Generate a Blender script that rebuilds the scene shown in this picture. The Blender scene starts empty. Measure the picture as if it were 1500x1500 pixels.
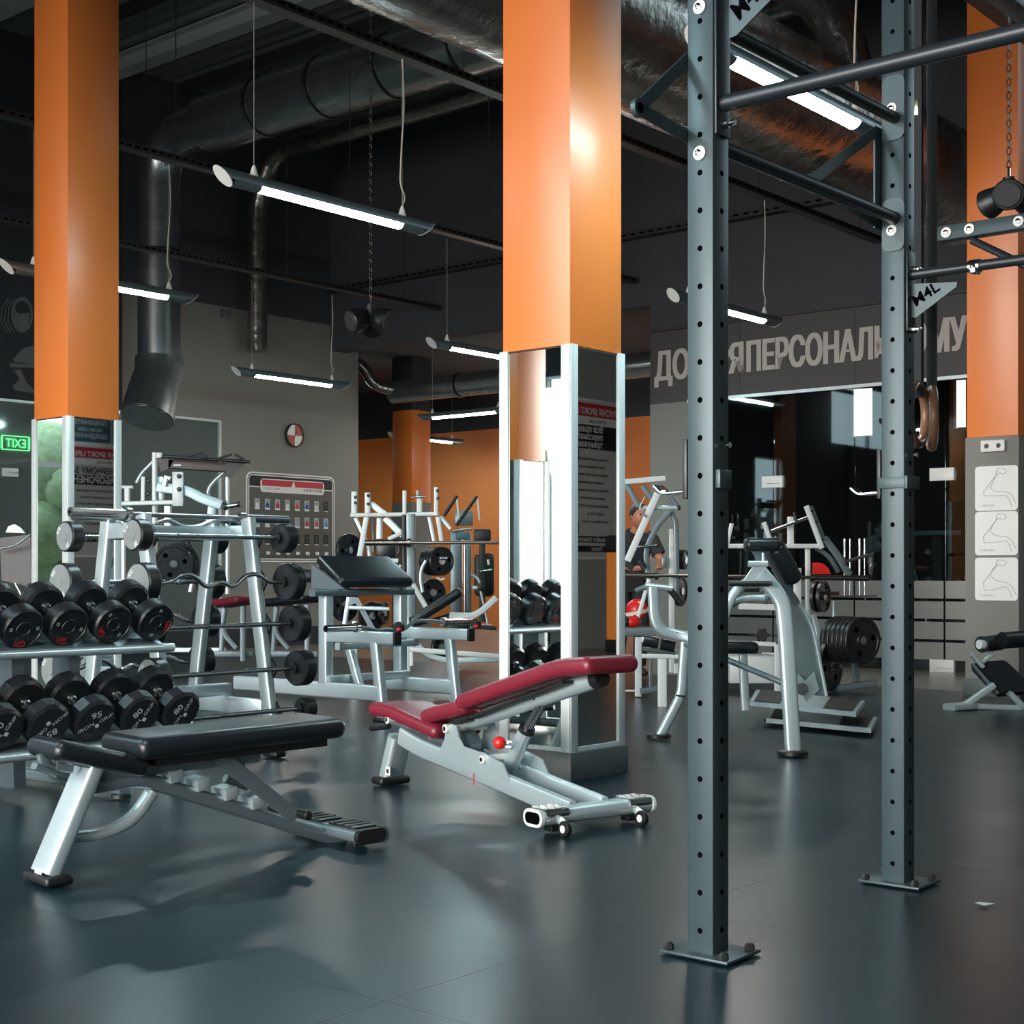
import bpy, bmesh, math, random
from mathutils import Vector, Matrix
random.seed(7)
SC = bpy.context.scene
COL = SC.collection
FPX, HX, HY, CH = 2125.0, 750.0, 838.0, 1.02      # focal length in px, principal column, horizon row, eye height
PI = math.pi
def R(d): return math.radians(d)

# ---------------------------------------------------------------- frames
class Fr:
    """a local frame standing in the room: origin + yaw (degrees)"""
    def __init__(s, x=0, y=0, z=0, yaw=0, M=None):
        s.M = M if M is not None else Matrix.Translation((x, y, z)) @ Matrix.Rotation(R(yaw), 4, 'Z')
        s.I = s.M.inverted()
    def ray(s, px, py):
        o = s.I @ Vector((0, 0, CH))
        d = s.I.to_3x3() @ Vector(((px - HX) / FPX, 1.0, (HY - py) / FPX))
        return o, d
    def on(s, axis, val, px, py):
        o, d = s.ray(px, py)
        return o + d * ((val - o[axis]) / d[axis])
    def x(s, val, px, py): return s.on(0, val, px, py)
    def y(s, val, px, py): return s.on(1, val, px, py)
    def z(s, val, px, py): return s.on(2, val, px, py)
G = Fr(yaw=50)          # room frame: x = s (away, right), y = t (away, left)
W = Fr()

# ---------------------------------------------------------------- materials
MATS = {}
def mat(name, col, rough=0.5, metal=0.0, bump=0.0, bscale=60, vary=0.0, vscale=8, spec=0.5, coat=0.0, emit=None, estr=0.0, rvary=0.0):
    if name in MATS: return MATS[name]
    m = bpy.data.materials.new(name); m.use_nodes = True
    nt = m.node_tree; b = nt.nodes['Principled BSDF']
    b.inputs['Base Color'].default_value = (*col, 1)
    b.inputs['Roughness'].default_value = rough
    b.inputs['Metallic'].default_value = metal
    b.inputs['Specular IOR Level'].default_value = spec
    if coat: b.inputs['Coat Weight'].default_value = coat; b.inputs['Coat Roughness'].default_value = 0.3
    tc = nt.nodes.new('ShaderNodeTexCoord')
    if bump:
        n = nt.nodes.new('ShaderNodeTexNoise'); n.inputs['Scale'].default_value = bscale; n.inputs['Detail'].default_value = 3
        bp = nt.nodes.new('ShaderNodeBump'); bp.inputs['Strength'].default_value = bump; bp.inputs['Distance'].default_value = 0.01
        nt.links.new(tc.outputs['Object'], n.inputs['Vector']); nt.links.new(n.outputs['Fac'], bp.inputs['Height']); nt.links.new(bp.outputs['Normal'], b.inputs['Normal'])
    if vary or rvary:
        n2 = nt.nodes.new('ShaderNodeTexNoise'); n2.inputs['Scale'].default_value = vscale; n2.inputs['Detail'].default_value = 4
        nt.links.new(tc.outputs['Object'], n2.inputs['Vector'])
        if vary:
            mx = nt.nodes.new('ShaderNodeMix'); mx.data_type = 'RGBA'
            mx.inputs[6].default_value = (*[c * (1 - vary) for c in col], 1); mx.inputs[7].default_value = (*[min(1, c * (1 + vary)) for c in col], 1)
            nt.links.new(n2.outputs['Fac'], mx.inputs[0]); nt.links.new(mx.outputs[2], b.inputs['Base Color'])
        if rvary:
            mr = nt.nodes.new('ShaderNodeMapRange'); mr.inputs[1].default_value = .3; mr.inputs[2].default_value = .7
            mr.inputs[3].default_value = max(0.02, rough - rvary); mr.inputs[4].default_value = rough + rvary
            nt.links.new(n2.outputs['Fac'], mr.inputs[0]); nt.links.new(mr.outputs[0], b.inputs['Roughness'])
    if emit:
        b.inputs['Emission Color'].default_value = (*emit, 1); b.inputs['Emission Strength'].default_value = estr
    MATS[name] = m
    return m
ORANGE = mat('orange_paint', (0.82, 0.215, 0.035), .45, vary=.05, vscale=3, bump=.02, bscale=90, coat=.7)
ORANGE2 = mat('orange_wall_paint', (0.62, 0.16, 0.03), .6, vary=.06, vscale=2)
SILVER = mat('silver_powder_coat', (0.56, 0.67, 0.70), .33, .62, vary=.05, vscale=20, bump=.02, bscale=300)
SILVERD = mat('grey_powder_coat', (0.17, 0.22, 0.24), .34, .5)
WHITE = mat('white_powder_coat', (0.62, 0.66, 0.66), .4, .1)
CHROME = mat('chrome', (0.75, 0.78, 0.8), .12, 1.0)
STEEL = mat('worn_steel', (0.42, 0.44, 0.45), .27, 1.0)
DSTEEL = mat('dark_steel_bar', (0.10, 0.09, 0.09), .32, .8)
RUBBER = mat('black_rubber', (0.012, 0.014, 0.017), .33, bump=.05, bscale=200, rvary=.08, vscale=12)
PLAST = mat('black_plastic', (0.008, 0.009, 0.010), .42)
LEATH = mat('black_vinyl', (0.008, 0.011, 0.014), .34, bump=.06, bscale=220)
LEATHR = mat('burgundy_vinyl', (0.17, 0.014, 0.028), .36, bump=.06, bscale=220)
RIG = mat('slate_blue_powder_coat', (0.036, 0.060, 0.068), .42, .25, vary=.12, vscale=6, bump=.02, bscale=250)
RIGD = mat('rig_black_tube', (0.02, 0.026, 0.032), .35, .3)
HOLE = mat('hole_dark', (0.002, 0.002, 0.003), .9, spec=0.0)
HEADF = mat('worn_grey_rubber_face', (0.16, 0.18, 0.185), .45, vary=.25, vscale=14)
GRAYW = mat('grey_wall_paint', (0.21, 0.208, 0.19), .75, vary=.05, vscale=1.5, bump=.02, bscale=80)
DARKW = mat('charcoal_wall_paint', (0.026, 0.029, 0.036), .8, vary=.06, vscale=2)
CEIL = mat('galvanised_deck', (0.20, 0.23, 0.23), .55, .3, vary=.12, vscale=4)
BEAMM = mat('pale_roof_steel', (0.42, 0.48, 0.46), .6, .1)
GALV = mat('galvanised_duct', (0.36, 0.40, 0.41), .26, .9, vary=.08, vscale=3, rvary=.03)
FOIL = mat('crinkled_foil', (0.30, 0.28, 0.26), .24, .9, bump=.9, bscale=9, rvary=.08, vscale=6)
TRAYM = mat('dark_tray_steel', (0.055, 0.05, 0.05), .5, .5)
ALU = mat('white_aluminium_trim', (0.72, 0.78, 0.78), .35, .25)
MIRR = mat('mirror_glass', (0.80, 0.83, 0.82), .015, 1.0)
GRAN = mat('speckled_granite', (0.085, 0.105, 0.105), .4, vary=.95, vscale=160)
LETTER = mat('pale_lettering', (0.50, 0.46, 0.43), .6)
SIGNB = mat('sign_charcoal', (0.055, 0.05, 0.05), .55)
WHITEP = mat('white_plastic', (0.75, 0.75, 0.73), .4)
PAPER = mat('poster_paper', (0.52, 0.53, 0.50), .5)
INK = mat('poster_ink', (0.015, 0.015, 0.018), .6)
REDP = mat('red_print', (0.50, 0.03, 0.04), .45)
REDB = mat('red_plastic', (0.65, 0.02, 0.015), .25)
REDT = mat('red_print_on_rubber', (0.55, 0.03, 0.02), .5)
WHITET = mat('white_print_on_rubber', (0.62, 0.66, 0.68), .5)
GREYG = mat('mural_grey', (0.13, 0.13, 0.14), .7)
SKIN = mat('skin', (0.42, 0.17, 0.10), .5)
HAIR = mat('dark_hair', (0.012, 0.008, 0.007), .5)
SHIRT = mat('dark_shirt', (0.02, 0.022, 0.026), .8)
WOOD = mat('laminated_birch_wood', (0.20, 0.10, 0.055), .3, vary=.3, vscale=9)
BLUEG = mat('blue_sign', (0.05, 0.13, 0.17), .5)

def node_mat(name, fn):
    m = bpy.data.materials.new(name); m.use_nodes = True; nt = m.node_tree
    for n in list(nt.nodes): nt.nodes.remove(n)
    fn(nt, nt.nodes, nt.links); MATS[name] = m; return m
def _lamp(strength, col):
    def f(nt, N, L):
        e = N.new('ShaderNodeEmission'); e.inputs[0].default_value = (*col, 1); e.inputs[1].default_value = strength
        o = N.new('ShaderNodeOutputMaterial'); L.new(e.outputs[0], o.inputs[0])
    return f
LAMPC = node_mat('cool_lamp_diffuser', _lamp(110, (0.68, 0.96, 1.0)))
LAMPW = node_mat('neutral_lamp_diffuser', _lamp(75, (1.0, 0.96, 0.88)))
SIGN_REFL = node_mat('green_neon', _lamp(2.2, (0.10, 1.0, 0.22)))
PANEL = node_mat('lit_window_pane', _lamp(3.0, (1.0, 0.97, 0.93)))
def _glass(refl, tint, rough=0.02):
    def f(nt, N, L):
        t = N.new('ShaderNodeBsdfTransparent'); t.inputs[0].default_value = (*tint, 1)
        g = N.new('ShaderNodeBsdfGlossy'); g.inputs['Roughness'].default_value = rough; g.inputs[0].default_value = (.9, .95, .95, 1)
        fr = N.new('ShaderNodeFresnel'); fr.inputs[0].default_value = 1.5
        mr = N.new('ShaderNodeMath'); mr.operation = 'ADD'; mr.inputs[1].default_value = refl
        mx = N.new('ShaderNodeMixShader'); o = N.new('ShaderNodeOutputMaterial')
        L.new(fr.outputs[0], mr.inputs[0]); L.new(mr.outputs[0], mx.inputs[0]); L.new(t.outputs[0], mx.inputs[1]); L.new(g.outputs[0], mx.inputs[2]); L.new(mx.outputs[0], o.inputs[0])
    return f
GLASS = node_mat('clear_partition_glass', _glass(0.03, (0.62, 0.68, 0.68)))
FROST = mat('frosted_band', (0.20, 0.20, 0.185), .28, .5)
DGLASS = mat('dark_mirror_glass', (0.26, 0.31, 0.30), .05, .6)
def _floor(nt, N, L):
    o = N.new('ShaderNodeOutputMaterial'); b = N.new('ShaderNodeBsdfPrincipled'); tc = N.new('ShaderNodeTexCoord')
    br = N.new('ShaderNodeTexBrick'); br.offset = 0.0; br.inputs['Scale'].default_value = 1.0
    br.inputs['Mortar Size'].default_value = .006; br.inputs['Mortar Smooth'].default_value = .3
    br.inputs['Brick Width'].default_value = 1.22; br.inputs['Row Height'].default_value = 1.22
    br.inputs['Color1'].default_value = (.004, .016, .022, 1); br.inputs['Color2'].default_value = (.006, .020, .027, 1); br.inputs['Mortar'].default_value = (.006, .008, .009, 1)
    n = N.new('ShaderNodeTexNoise'); n.inputs['Scale'].default_value = 1.3; n.inputs['Detail'].default_value = 2; n.inputs['Roughness'].default_value = .6
    mr = N.new('ShaderNodeMapRange'); mr.inputs[1].default_value = .0; mr.inputs[2].default_value = 1.0; mr.inputs[3].default_value = .26; mr.inputs[4].default_value = .34
    n2 = N.new('ShaderNodeTexNoise'); n2.inputs['Scale'].default_value = 350; n2.inputs['Detail'].default_value = 2
    bp = N.new('ShaderNodeBump'); bp.inputs['Strength'].default_value = .02; bp.inputs['Distance'].default_value = .003
    bp2 = N.new('ShaderNodeBump'); bp2.inputs['Strength'].default_value = .5; bp2.inputs['Distance'].default_value = .003; bp2.invert = True
    mx = N.new('ShaderNodeMix'); mx.data_type = 'RGBA'; mx.blend_type = 'MULTIPLY'; mx.inputs[0].default_value = .5
    for a in (n, n2, br): L.new(tc.outputs['Object'], a.inputs['Vector'])
    L.new(n.outputs['Fac'], mr.inputs[0]); L.new(mr.outputs[0], b.inputs['Roughness'])
    L.new(br.outputs['Color'], mx.inputs[6]); L.new(n.outputs['Color'], mx.inputs[7]); L.new(br.outputs['Color'], b.inputs['Base Color'])
    L.new(n2.outputs['Fac'], bp.inputs['Height']); L.new(br.outputs['Fac'], bp2.inputs['Height']); L.new(bp.outputs['Normal'], bp2.inputs['Normal']); L.new(bp2.outputs['Normal'], b.inputs['Normal'])
    b.inputs['Specular IOR Level'].default_value = .38
    L.new(b.outputs[0], o.inputs[0])
RFLOOR = node_mat('rubber_floor_tiles', _floor)
TFLOOR = mat('pale_stone_floor', (0.20, 0.18, 0.155), .25, vary=.12, vscale=5)

# ---------------------------------------------------------------- mesh builder
def rr(w, h, r=0.0, n=3):
    if r <= 0: return [(-w/2, -h/2), (w/2, -h/2), (w/2, h/2), (-w/2, h/2)]
    r = min(r, w/2 - 1e-5, h/2 - 1e-5); o = []
    for cx, cy, a in ((w/2 - r, -h/2 + r, -90), (w/2 - r, h/2 - r, 0), (-w/2 + r, h/2 - r, 90), (-w/2 + r, -h/2 + r, 180)):
        for i in range(n + 1):
            t = R(a + 90 * i / n); o.append((cx + r * math.cos(t), cy + r * math.sin(t)))
    return o
def circ(r, n=14): return [(r * math.cos(2 * PI * i / n), r * math.sin(2 * PI * i / n)) for i in range(n)]
def fillet(pts, rad, n=5):
    pts = [Vector(p) for p in pts]; o = [pts[0]]
    for i in range(1, len(pts) - 1):
        a, b, c = pts[i - 1], pts[i], pts[i + 1]
        r = min(rad, (a - b).length * .48, (c - b).length * .48)
        p, q = b + (a - b).normalized() * r, b + (c - b).normalized() * r
        for k in range(n + 1):
            t = k / n; o.append(p * (1 - t) ** 2 + b * 2 * t * (1 - t) + q * t * t)
    o.append(pts[-1]); return o
_TXT = {}
def text_geo(s, bold=0.0):
    k = (s, bold)
    if k in _TXT: return _TXT[k]
    cu = bpy.data.curves.new('t', 'FONT'); cu.body = s; cu.size = 1; cu.offset = bold; cu.resolution_u = 3; cu.fill_mode = 'FRONT'
    ob = bpy.data.objects.new('t', cu); COL.objects.link(ob)
    dg = bpy.context.evaluated_depsgraph_get(); dg.update()
    me = bpy.data.meshes.new_from_object(ob.evaluated_get(dg))
    V = [(v.co.x, v.co.y) for v in me.vertices]; F = [tuple(p.vertices) for p in me.polygons]
    bpy.data.objects.remove(ob); bpy.data.curves.remove(cu); bpy.data.meshes.remove(me)
    xs = [v[0] for v in V]; 
    x0, x1 = min(xs), max(xs)
    V = [((x - x0) / .70, y / .70) for x, y in V]; _TXT[k] = (V, F, (x1 - x0) / .70)
    return _TXT[k]
class MB:
    def __init__(s, A=G, m=None):
        s.A = A; s.v = []; s.f = []; s.fm = []; s.mats = []; s.cur = 0
        if m: s.use(m)
    def use(s, m):
        if m not in s.mats: s.mats.append(m)
        s.cur = s.mats.index(m); return s
    def add(s, V, F):
        b = len(s.v); s.v += [Vector(v) for v in V]
        for f in F: s.f.append(tuple(i + b for i in f)); s.fm.append(s.cur)
        return s
    def sweep(s, pts, sec, up=(0, 0, 1), caps=True, closed=False, scales=None):
        P = [Vector(p) for p in pts]; n = len(P); up = Vector(up); T = []
        for i in range(n):
            if closed: d = P[(i + 1) % n] - P[i - 1]
            else: d = (P[min(i + 1, n - 1)] - P[max(i - 1, 0)])
            T.append(d.normalized())
        if abs(T[0].dot(up)) > .96: up = Vector((0, 1, 0)) if abs(T[0].y) < .9 else Vector((1, 0, 0))
        side = up.cross(T[0]).normalized(); V = []; k = len(sec)
        for i in range(n):
            if i: side = (T[i - 1].rotation_difference(T[i]) @ side); side = (side - T[i] * side.dot(T[i])).normalized()
            u2 = T[i].cross(side); sc = scales[i] if scales else 1
            if isinstance(sc, (int, float)): sc = (sc, sc)
            for a, b in sec: V.append(P[i] + side * a * sc[0] + u2 * b * sc[1])
        F = []
        for i in range(n if closed else n - 1):
            j = (i + 1) % n
            for q in range(k): F.append((i * k + q, i * k + (q + 1) % k, j * k + (q + 1) % k, j * k + q))
        if caps and not closed: F += [tuple(range(k - 1, -1, -1)), tuple((n - 1) * k + q for q in range(k))]
        return s.add(V, F)
    def bar(s, p, q, w, h, r=0.006, up=(0, 0, 1)): return s.sweep([p, q], rr(w, h, r), up)
    def path(s, pts, w, h, r=0.01, fil=0, up=(0, 0, 1), n=5): return s.sweep(fillet(pts, fil, n) if fil else pts, rr(w, h, r), up)
    def tube(s, pts, r, n=12, fil=0, closed=False): return s.sweep(fillet(pts, fil) if fil else pts, circ(r, n), closed=closed)
    def box(s, c, d, bev=0.0, seg=2, M=None):
        x, y, z = d[0] / 2, d[1] / 2, d[2] / 2; M = M or Matrix()
        c = Vector(c)
        if not bev:
            V = [c + M.to_3x3() @ Vector((a * x, b * y, e * z)) for a in (-1, 1) for b in (-1, 1) for e in (-1, 1)]
            return s.add(V, [(0, 1, 3, 2), (4, 6, 7, 5), (0, 4, 5, 1), (2, 3, 7, 6), (0, 2, 6, 4), (1, 5, 7, 3)])
        bm = bmesh.new(); bmesh.ops.create_cube(bm, size=1)
        bmesh.ops.scale(bm, vec=d, verts=bm.verts)
        bmesh.ops.bevel(bm, geom=bm.edges[:], offset=bev, segments=seg, profile=.5, affect='EDGES')
        bm.verts.ensure_lookup_table()
        V = [c + M.to_3x3() @ v.co for v in bm.verts]; F = [tuple(v.index for v in f.verts) for f in bm.faces]; bm.free()
        return s.add(V, F)
    def lathe(s, p, ax, prof, n=24, caps=True):
        p = Vector(p); ax = Vector(ax).normalized()
        u = ax.orthogonal().normalized() if abs(ax.z) > .9 else Vector((0, 0, 1)).cross(ax).normalized(); w = ax.cross(u); V = []
        for r, h in prof:
            for i in range(n):
                a = 2 * PI * (i + .5) / n; V.append(p + ax * h + u * r * math.cos(a) + w * r * math.sin(a))
        F = []
        for j in range(len(prof) - 1):
            for i in range(n): F.append((j * n + i, j * n + (i + 1) % n, (j + 1) * n + (i + 1) % n, (j + 1) * n + i))
        if caps: F += [tuple(range(n - 1, -1, -1)), tuple((len(prof) - 1) * n + i for i in range(n))]
        return s.add(V, F)
    def cyl(s, p, q, r, n=16, r2=None):
        p, q = Vector(p), Vector(q); return s.lathe(p, q - p, [(r, 0), (r if r2 is None else r2, (q - p).length)], n)
    def disc(s, p, ax, r, th, n=28, bev=.004):      # a cylinder centred on p with softened rims
        h = th / 2; return s.lathe(p, ax, [(r - bev, -h), (r, -h + bev), (r, h - bev), (r - bev, h)], n)
    def sph(s, c, r, n=12, sc=(1, 1, 1)):
        prof = [(max(1e-4, math.sin(PI * i / n)), -math.cos(PI * i / n)) for i in range(n + 1)]
        b = len(s.v); s.lathe((0, 0, 0), (0, 0, 1), prof, n * 2, caps=False); c = Vector(c)
        for i in range(b, len(s.v)): v = s.v[i]; s.v[i] = c + Vector((v.x * r * sc[0], v.y * r * sc[1], v.z * r * sc[2]))
        return s
    def prism(s, pts, th):                         # polygon (3-D points in a plane) given thickness vector
        P = [Vector(p) for p in pts]; th = Vector(th); n = len(P)
        V = P + [p + th for p in P]
        F = [tuple(range(n - 1, -1, -1)), tuple(range(n, 2 * n))] + [(i, (i + 1) % n, n + (i + 1) % n, n + i) for i in range(n)]
        return s.add(V, F)
    def pad(s, pts, w, h, r=None, up=(0, 0, 1), er=None):
        """upholstered pad swept along a centre line, ends rounded"""
        P = [Vector(p) for p in pts]; er = er or h * .5; r = r or h * .45
        a, b = (P[1] - P[0]).normalized(), (P[-1] - P[-2]).normalized(); k = 5; pre, post, sa = [], [], []
        L = 0
        for i in range(k):
            t = PI / 2 * i / k; off = er * (1 - math.sin(t)); sc = (1 - 2 * er / w * (1 - math.cos(t)) , 1 - 1.0 * er / h * (1 - math.cos(t)) * 1.2)
            c = math.cos(t)
            pre.append(P[0] + a * er * (1 - c)); 
        # ring k: offset er*(1-cos), inset er*(1-sin)
        pre, sa = [], []
        for i in range(k + 1):
            t = PI / 2 * i / k; pre.append(P[0] + a * er * (1 - math.cos(t))); ins = er * (1 - math.sin(t)) * .8
            sa.append((max(.05, 1 - 2 * ins / w), max(.08, 1 - 2 * ins / h)))
        post = [P[-1] - b * er * (1 - math.cos(PI / 2 * i / k)) for i in range(k, -1, -1)]
        return s.sweep(pre + P[1:-1] + post, rr(w, h, r, 5), up, scales=sa + [1] * (len(P) - 2) + sa[::-1])
    def plane(s, a, b, c, d): return s.add([a, b, c, d], [(0, 1, 2, 3)])
    def text(s, t, o, xd, yd, h, align='C', bold=0.0, sx=1.0, off=0.0015):
        V, F, w = text_geo(t, bold); o, xd, yd = Vector(o), Vector(xd).normalized(), Vector(yd).normalized(); n = xd.cross(yd)
        x0 = {'C': -w / 2, 'L': 0, 'R': -w}[align]
        return s.add([o + xd * ((x + x0) * h * sx) + yd * (y * h) + n * off for x, y in V], F)
    def build(s, name, m=None, parent=None, angle=35, at=None):
        if m is not None: s.mats = s.mats or [m]
        if parent is not None: base = WM[parent.name]
        else: base = s.A.M @ Matrix.Translation(at or (0, 0, 0))
        T = base.inverted() @ s.A.M
        me = bpy.data.meshes.new(name); me.from_pydata([T @ v for v in s.v], [], s.f); me.update()
        for mm in s.mats: me.materials.append(mm)
        for p, i in zip(me.polygons, s.fm): p.material_index = i; p.use_smooth = True
        me.set_sharp_from_angle(angle=R(angle))
        o = bpy.data.objects.new(name, me); COL.objects.link(o)
        if parent is not None: o.parent = parent; WM[o.name] = base
        else: o.matrix_world = base; WM[o.name] = base.copy()
        return o
WM = {}
def tag(o, label=None, cat=None, group=None, kind=None):
    if label: o['label'] = label
    if cat: o['category'] = cat
    if group: o['group'] = group
    if kind: o['kind'] = kind
    return o
def thing(name, label, cat, A=G, at=(0, 0, 0), group=None):
    o = bpy.data.objects.new(name, None); COL.objects.link(o); o.empty_display_size = .1
    M = A.M @ Matrix.Translation(at); o.matrix_world = M; WM[o.name] = M.copy()
    return tag(o, label, cat, group)
def dup(root, M, label, group=None):
    c = root.copy(); COL.objects.link(c); c.matrix_world = M; WM[c.name] = M.copy()
    c['label'] = label
    if group: c['group'] = group
    def rec(a, b):
        for ch in list(a.children):
            if ch.name == b.name: continue
            k = ch.copy(); COL.objects.link(k); k.parent = b; k.matrix_local = ch.matrix_local; rec(ch, k)
    rec(root, c); return c
def struct(mb, name, m=None): return tag(mb.build(name, m), kind='structure')
X, Y, Z = Vector((1, 0, 0)), Vector((0, 1, 0)), Vector((0, 0, 1))

# ---------------------------------------------------------------- camera
cd = bpy.data.cameras.new('camera'); cam = bpy.data.objects.new('camera', cd); COL.objects.link(cam)
cam.location = (0, 0, CH); cam.rotation_euler = (R(90), 0, 0)
cd.sensor_width = 36; cd.lens = FPX / 1500 * 36; cd.shift_y = (HY - 750) / 1500; cd.clip_end = 200
SC.camera = cam
SC.view_settings.view_transform = 'Standard'; SC.view_settings.look = 'None'; SC.view_settings.gamma = 1
SC.view_settings.exposure = 0.32

# ---------------------------------------------------------------- the room shell (room frame s, t, z)
S0, T0, TL, SB, ZC = -5.5, -3.0, 15.3, 14.2, 7.3      # window wall, right wall, left wall, back wall, deck
FARS, FART = 19.5, 22.0
mb = MB(G, TFLOOR); mb.box(((S0 + FARS) / 2, (T0 + FART) / 2, -.06), (FARS - S0 + 1, FART - T0 + 1, .12)); struct(mb, 'floor')
mb = MB(G, RFLOOR); mb.box(((S0 + 12.0) / 2, (T0 + TL) / 2, -.003), (12.0 - S0, TL - T0, .02))
o = mb.build('rubber_flooring'); o.location = o.location + Vector((0, 0, -.006))
tag(o, kind='structure')
# corrugated deck
mb = MB(G, CEIL); p = .25; V = []; F = []; s_ = S0; prof = []
while s_ < SB + .3:
    prof += [(s_, ZC), (s_ + .10, ZC), (s_ + .135, ZC + .05), (s_ + .215, ZC + .05)]; s_ += p
for a, z in prof: V += [(a, T0, z), (a, TL, z)]
for i in range(len(prof) - 1): F.append((2 * i, 2 * i + 1, 2 * i + 3, 2 * i + 2))
mb.add(V, F); mb.box(((S0 + SB) / 2, (T0 + TL) / 2, ZC + .21), (SB - S0 + 1.2, TL - T0 + 1.2, .3)); 
for c_, d_ in ((((S0 + SB) / 2, TL + .07, ZC + .03), (SB - S0 + 1, .12, .12)), (((S0 + SB) / 2, T0 - .07, ZC + .03), (SB - S0 + 1, .12, .12)), ((SB + .2, 6, ZC + .03), (.35, 20, .12)), ((S0 - .1, 6, ZC + .03), (.2, 20, .12))): mb.box(c_, d_)
struct(mb, 'ceiling')
mb = MB(G, CEIL); mb.use(DARKW); mb.box(((SB + FARS) / 2 + .3, (T0 + FART) / 2, 4.5), (FARS - SB, FART - T0, .1)); struct(mb, 'ceiling_low')
# left wall: grey paint; dark band of mirrors up to 3 m
mb = MB(G, GRAYW)
mb.box(((10.7 + 14.75) / 2, TL + .1, 2.27), (14.75 - 10.7, .2, 4.54)); mb.use(mat('upper_wall_paint', (.05, .052, .058), .8)).box(((10.7 + 14.75) / 2, TL + .1, (4.54 + ZC) / 2), (14.75 - 10.7, .2, ZC - 4.54))  # darker upper wall: the fall-off above the lamps is put into its colour
mb.use(DARKW); mb.box(((4.0 + 10.7) / 2, TL + .1, ZC / 2), (10.7 - 4.0, .2, ZC)); mb.box(((S0 + 4) / 2, TL + .1, (5.3 + ZC) / 2), (4 - S0, .2, ZC - 5.3))
mb.box(((S0 - .9) / 2, TL + .1, 1.95), (-.9 - S0, .2, 3.9)); mb.box((.15, TL + .1, 2.65), (2.1, .2, 5.3)); mb.box((1.8, TL + .1, .25), (1.2, .2, .5)); mb.box((1.8, TL + .1, 4.35), (1.2, .2, 1.9)); mb.box((3.2, TL + .1, 2.65), (1.6, .2, 5.3)); mb.box((S0 + .35, TL + .1, 4.6), (.7, .2, 1.4)); struct(mb, 'wall_left')
mb = MB(G, ALU)
for s_ in (1.2, 2.4): mb.box((s_, TL + .08, 1.95), (.06, .08, 2.9))
for z_ in (.5, 2.3, 3.4): mb.box((1.8, TL + .08, z_), (1.2, .08, .06))
for s_ in (-4.75, -2.8, -.9): mb.box((s_, TL + .08, 4.6), (.06, .08, 1.4))
struct(mb, 'window_10')
mb = MB(G, DARKW); mb.box((12.1, TL - .015, .13), (5.2, .03, .26)); struct(mb, 'baseboard_left')
# back wall: bulkhead over the opening, charcoal wall over the glass box
mb = MB(G, DARKW)
tj = 9.78
mb.use(mat('bulkhead_paint', (.045, .047, .055), .8))
mb.box((SB + .15, (tj + TL) / 2, (4.18 + ZC) / 2), (.3, TL - tj, ZC - 4.18))
mb.box((SB + .15, (2.4 + tj) / 2, (3.84 + ZC) / 2), (.3, tj - 2.4, ZC - 3.84))
mb.use(GRAYW); mb.box((SB + .15, 9.5, 1.5), (.3, .56, 3.02)); 
mb.use(SIGNB); mb.box((SB + .12, (2.4 + tj) / 2, 3.42), (.24, tj - 2.4, .84))
struct(mb, 'wall_back')
# right wall (seen only in the mirrors), window wall behind the camera
mb = MB(G, mat('light_grey_paint', (.30, .31, .30), .7)); mb.box(((S0 + FARS) / 2, T0 - .1, ZC / 2), (FARS - S0, .2, ZC)); struct(mb, 'wall_right')
mb = MB(G, DARKW)
wz0, wz1 = .5, 3.9
wins = [(-2.6, 0.2), (0.7, 3.5), (4.0, 6.8), (7.3, 10.1), (10.6, 13.4)]
mb.box((S0 - .1, (T0 + TL) / 2, wz0 / 2), (.2, TL - T0, wz0)); mb.box((S0 - .1, (T0 + TL) / 2, (wz1 + ZC) / 2), (.2, TL - T0, ZC - wz1))
ed = [T0] + [e for w in wins for e in w] + [TL]
for i in range(0, len(ed), 2): mb.box((S0 - .1, (ed[i] + ed[i + 1]) / 2, (wz0 + wz1) / 2), (.2, ed[i + 1] - ed[i], wz1 - wz0))
struct(mb, 'wall_front')
for i, (a, b) in enumerate(wins):
    mb = MB(G, ALU); zc = (wz0 + wz1) / 2
    for t in (a, (a + b) / 2, b): mb.box((S0 - .08, t, zc), (.08, .07, wz1 - wz0))
    for z in (wz0, 2.9, wz1): mb.box((S0 - .08, (a + b) / 2, z), (.08, b - a, .07))
    struct(mb, 'window_%d' % (i + 1))
# far room beyond the opening
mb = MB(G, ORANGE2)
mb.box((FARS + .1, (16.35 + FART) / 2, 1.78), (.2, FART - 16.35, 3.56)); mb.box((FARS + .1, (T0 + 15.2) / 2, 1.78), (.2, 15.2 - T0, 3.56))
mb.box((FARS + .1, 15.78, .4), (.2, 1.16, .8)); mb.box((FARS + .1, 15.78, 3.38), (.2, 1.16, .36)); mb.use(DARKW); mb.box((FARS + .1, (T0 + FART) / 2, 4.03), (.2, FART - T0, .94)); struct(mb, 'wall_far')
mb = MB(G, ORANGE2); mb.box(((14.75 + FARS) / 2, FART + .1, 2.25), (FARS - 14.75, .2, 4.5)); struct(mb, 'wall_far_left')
mb = MB(G, DARKW); mb.box(((SB + .3 + FARS) / 2, 9.78, 2.25), (FARS - SB - .3, .12, 4.5)); struct(mb, 'wall_partition')
mb = MB(G, DARKW); mb.box((14.8, (TL + .2 + FART) / 2, 2.25), (.1, FART - TL - .2, 4.5)); struct(mb, 'wall_far_side')
mb = MB(G, ALU); mb.box((FARS + .05, 15.78, 2), (.06, 1.16, .06)); mb.box((FARS + .05, 15.78, 2), (.06, .05, 2.4)); mb.use(PANEL); mb.box((FARS + .12, 15.78, 2.0), (.02, 1.16, 2.4)); struct(mb, 'window_6')
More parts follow.
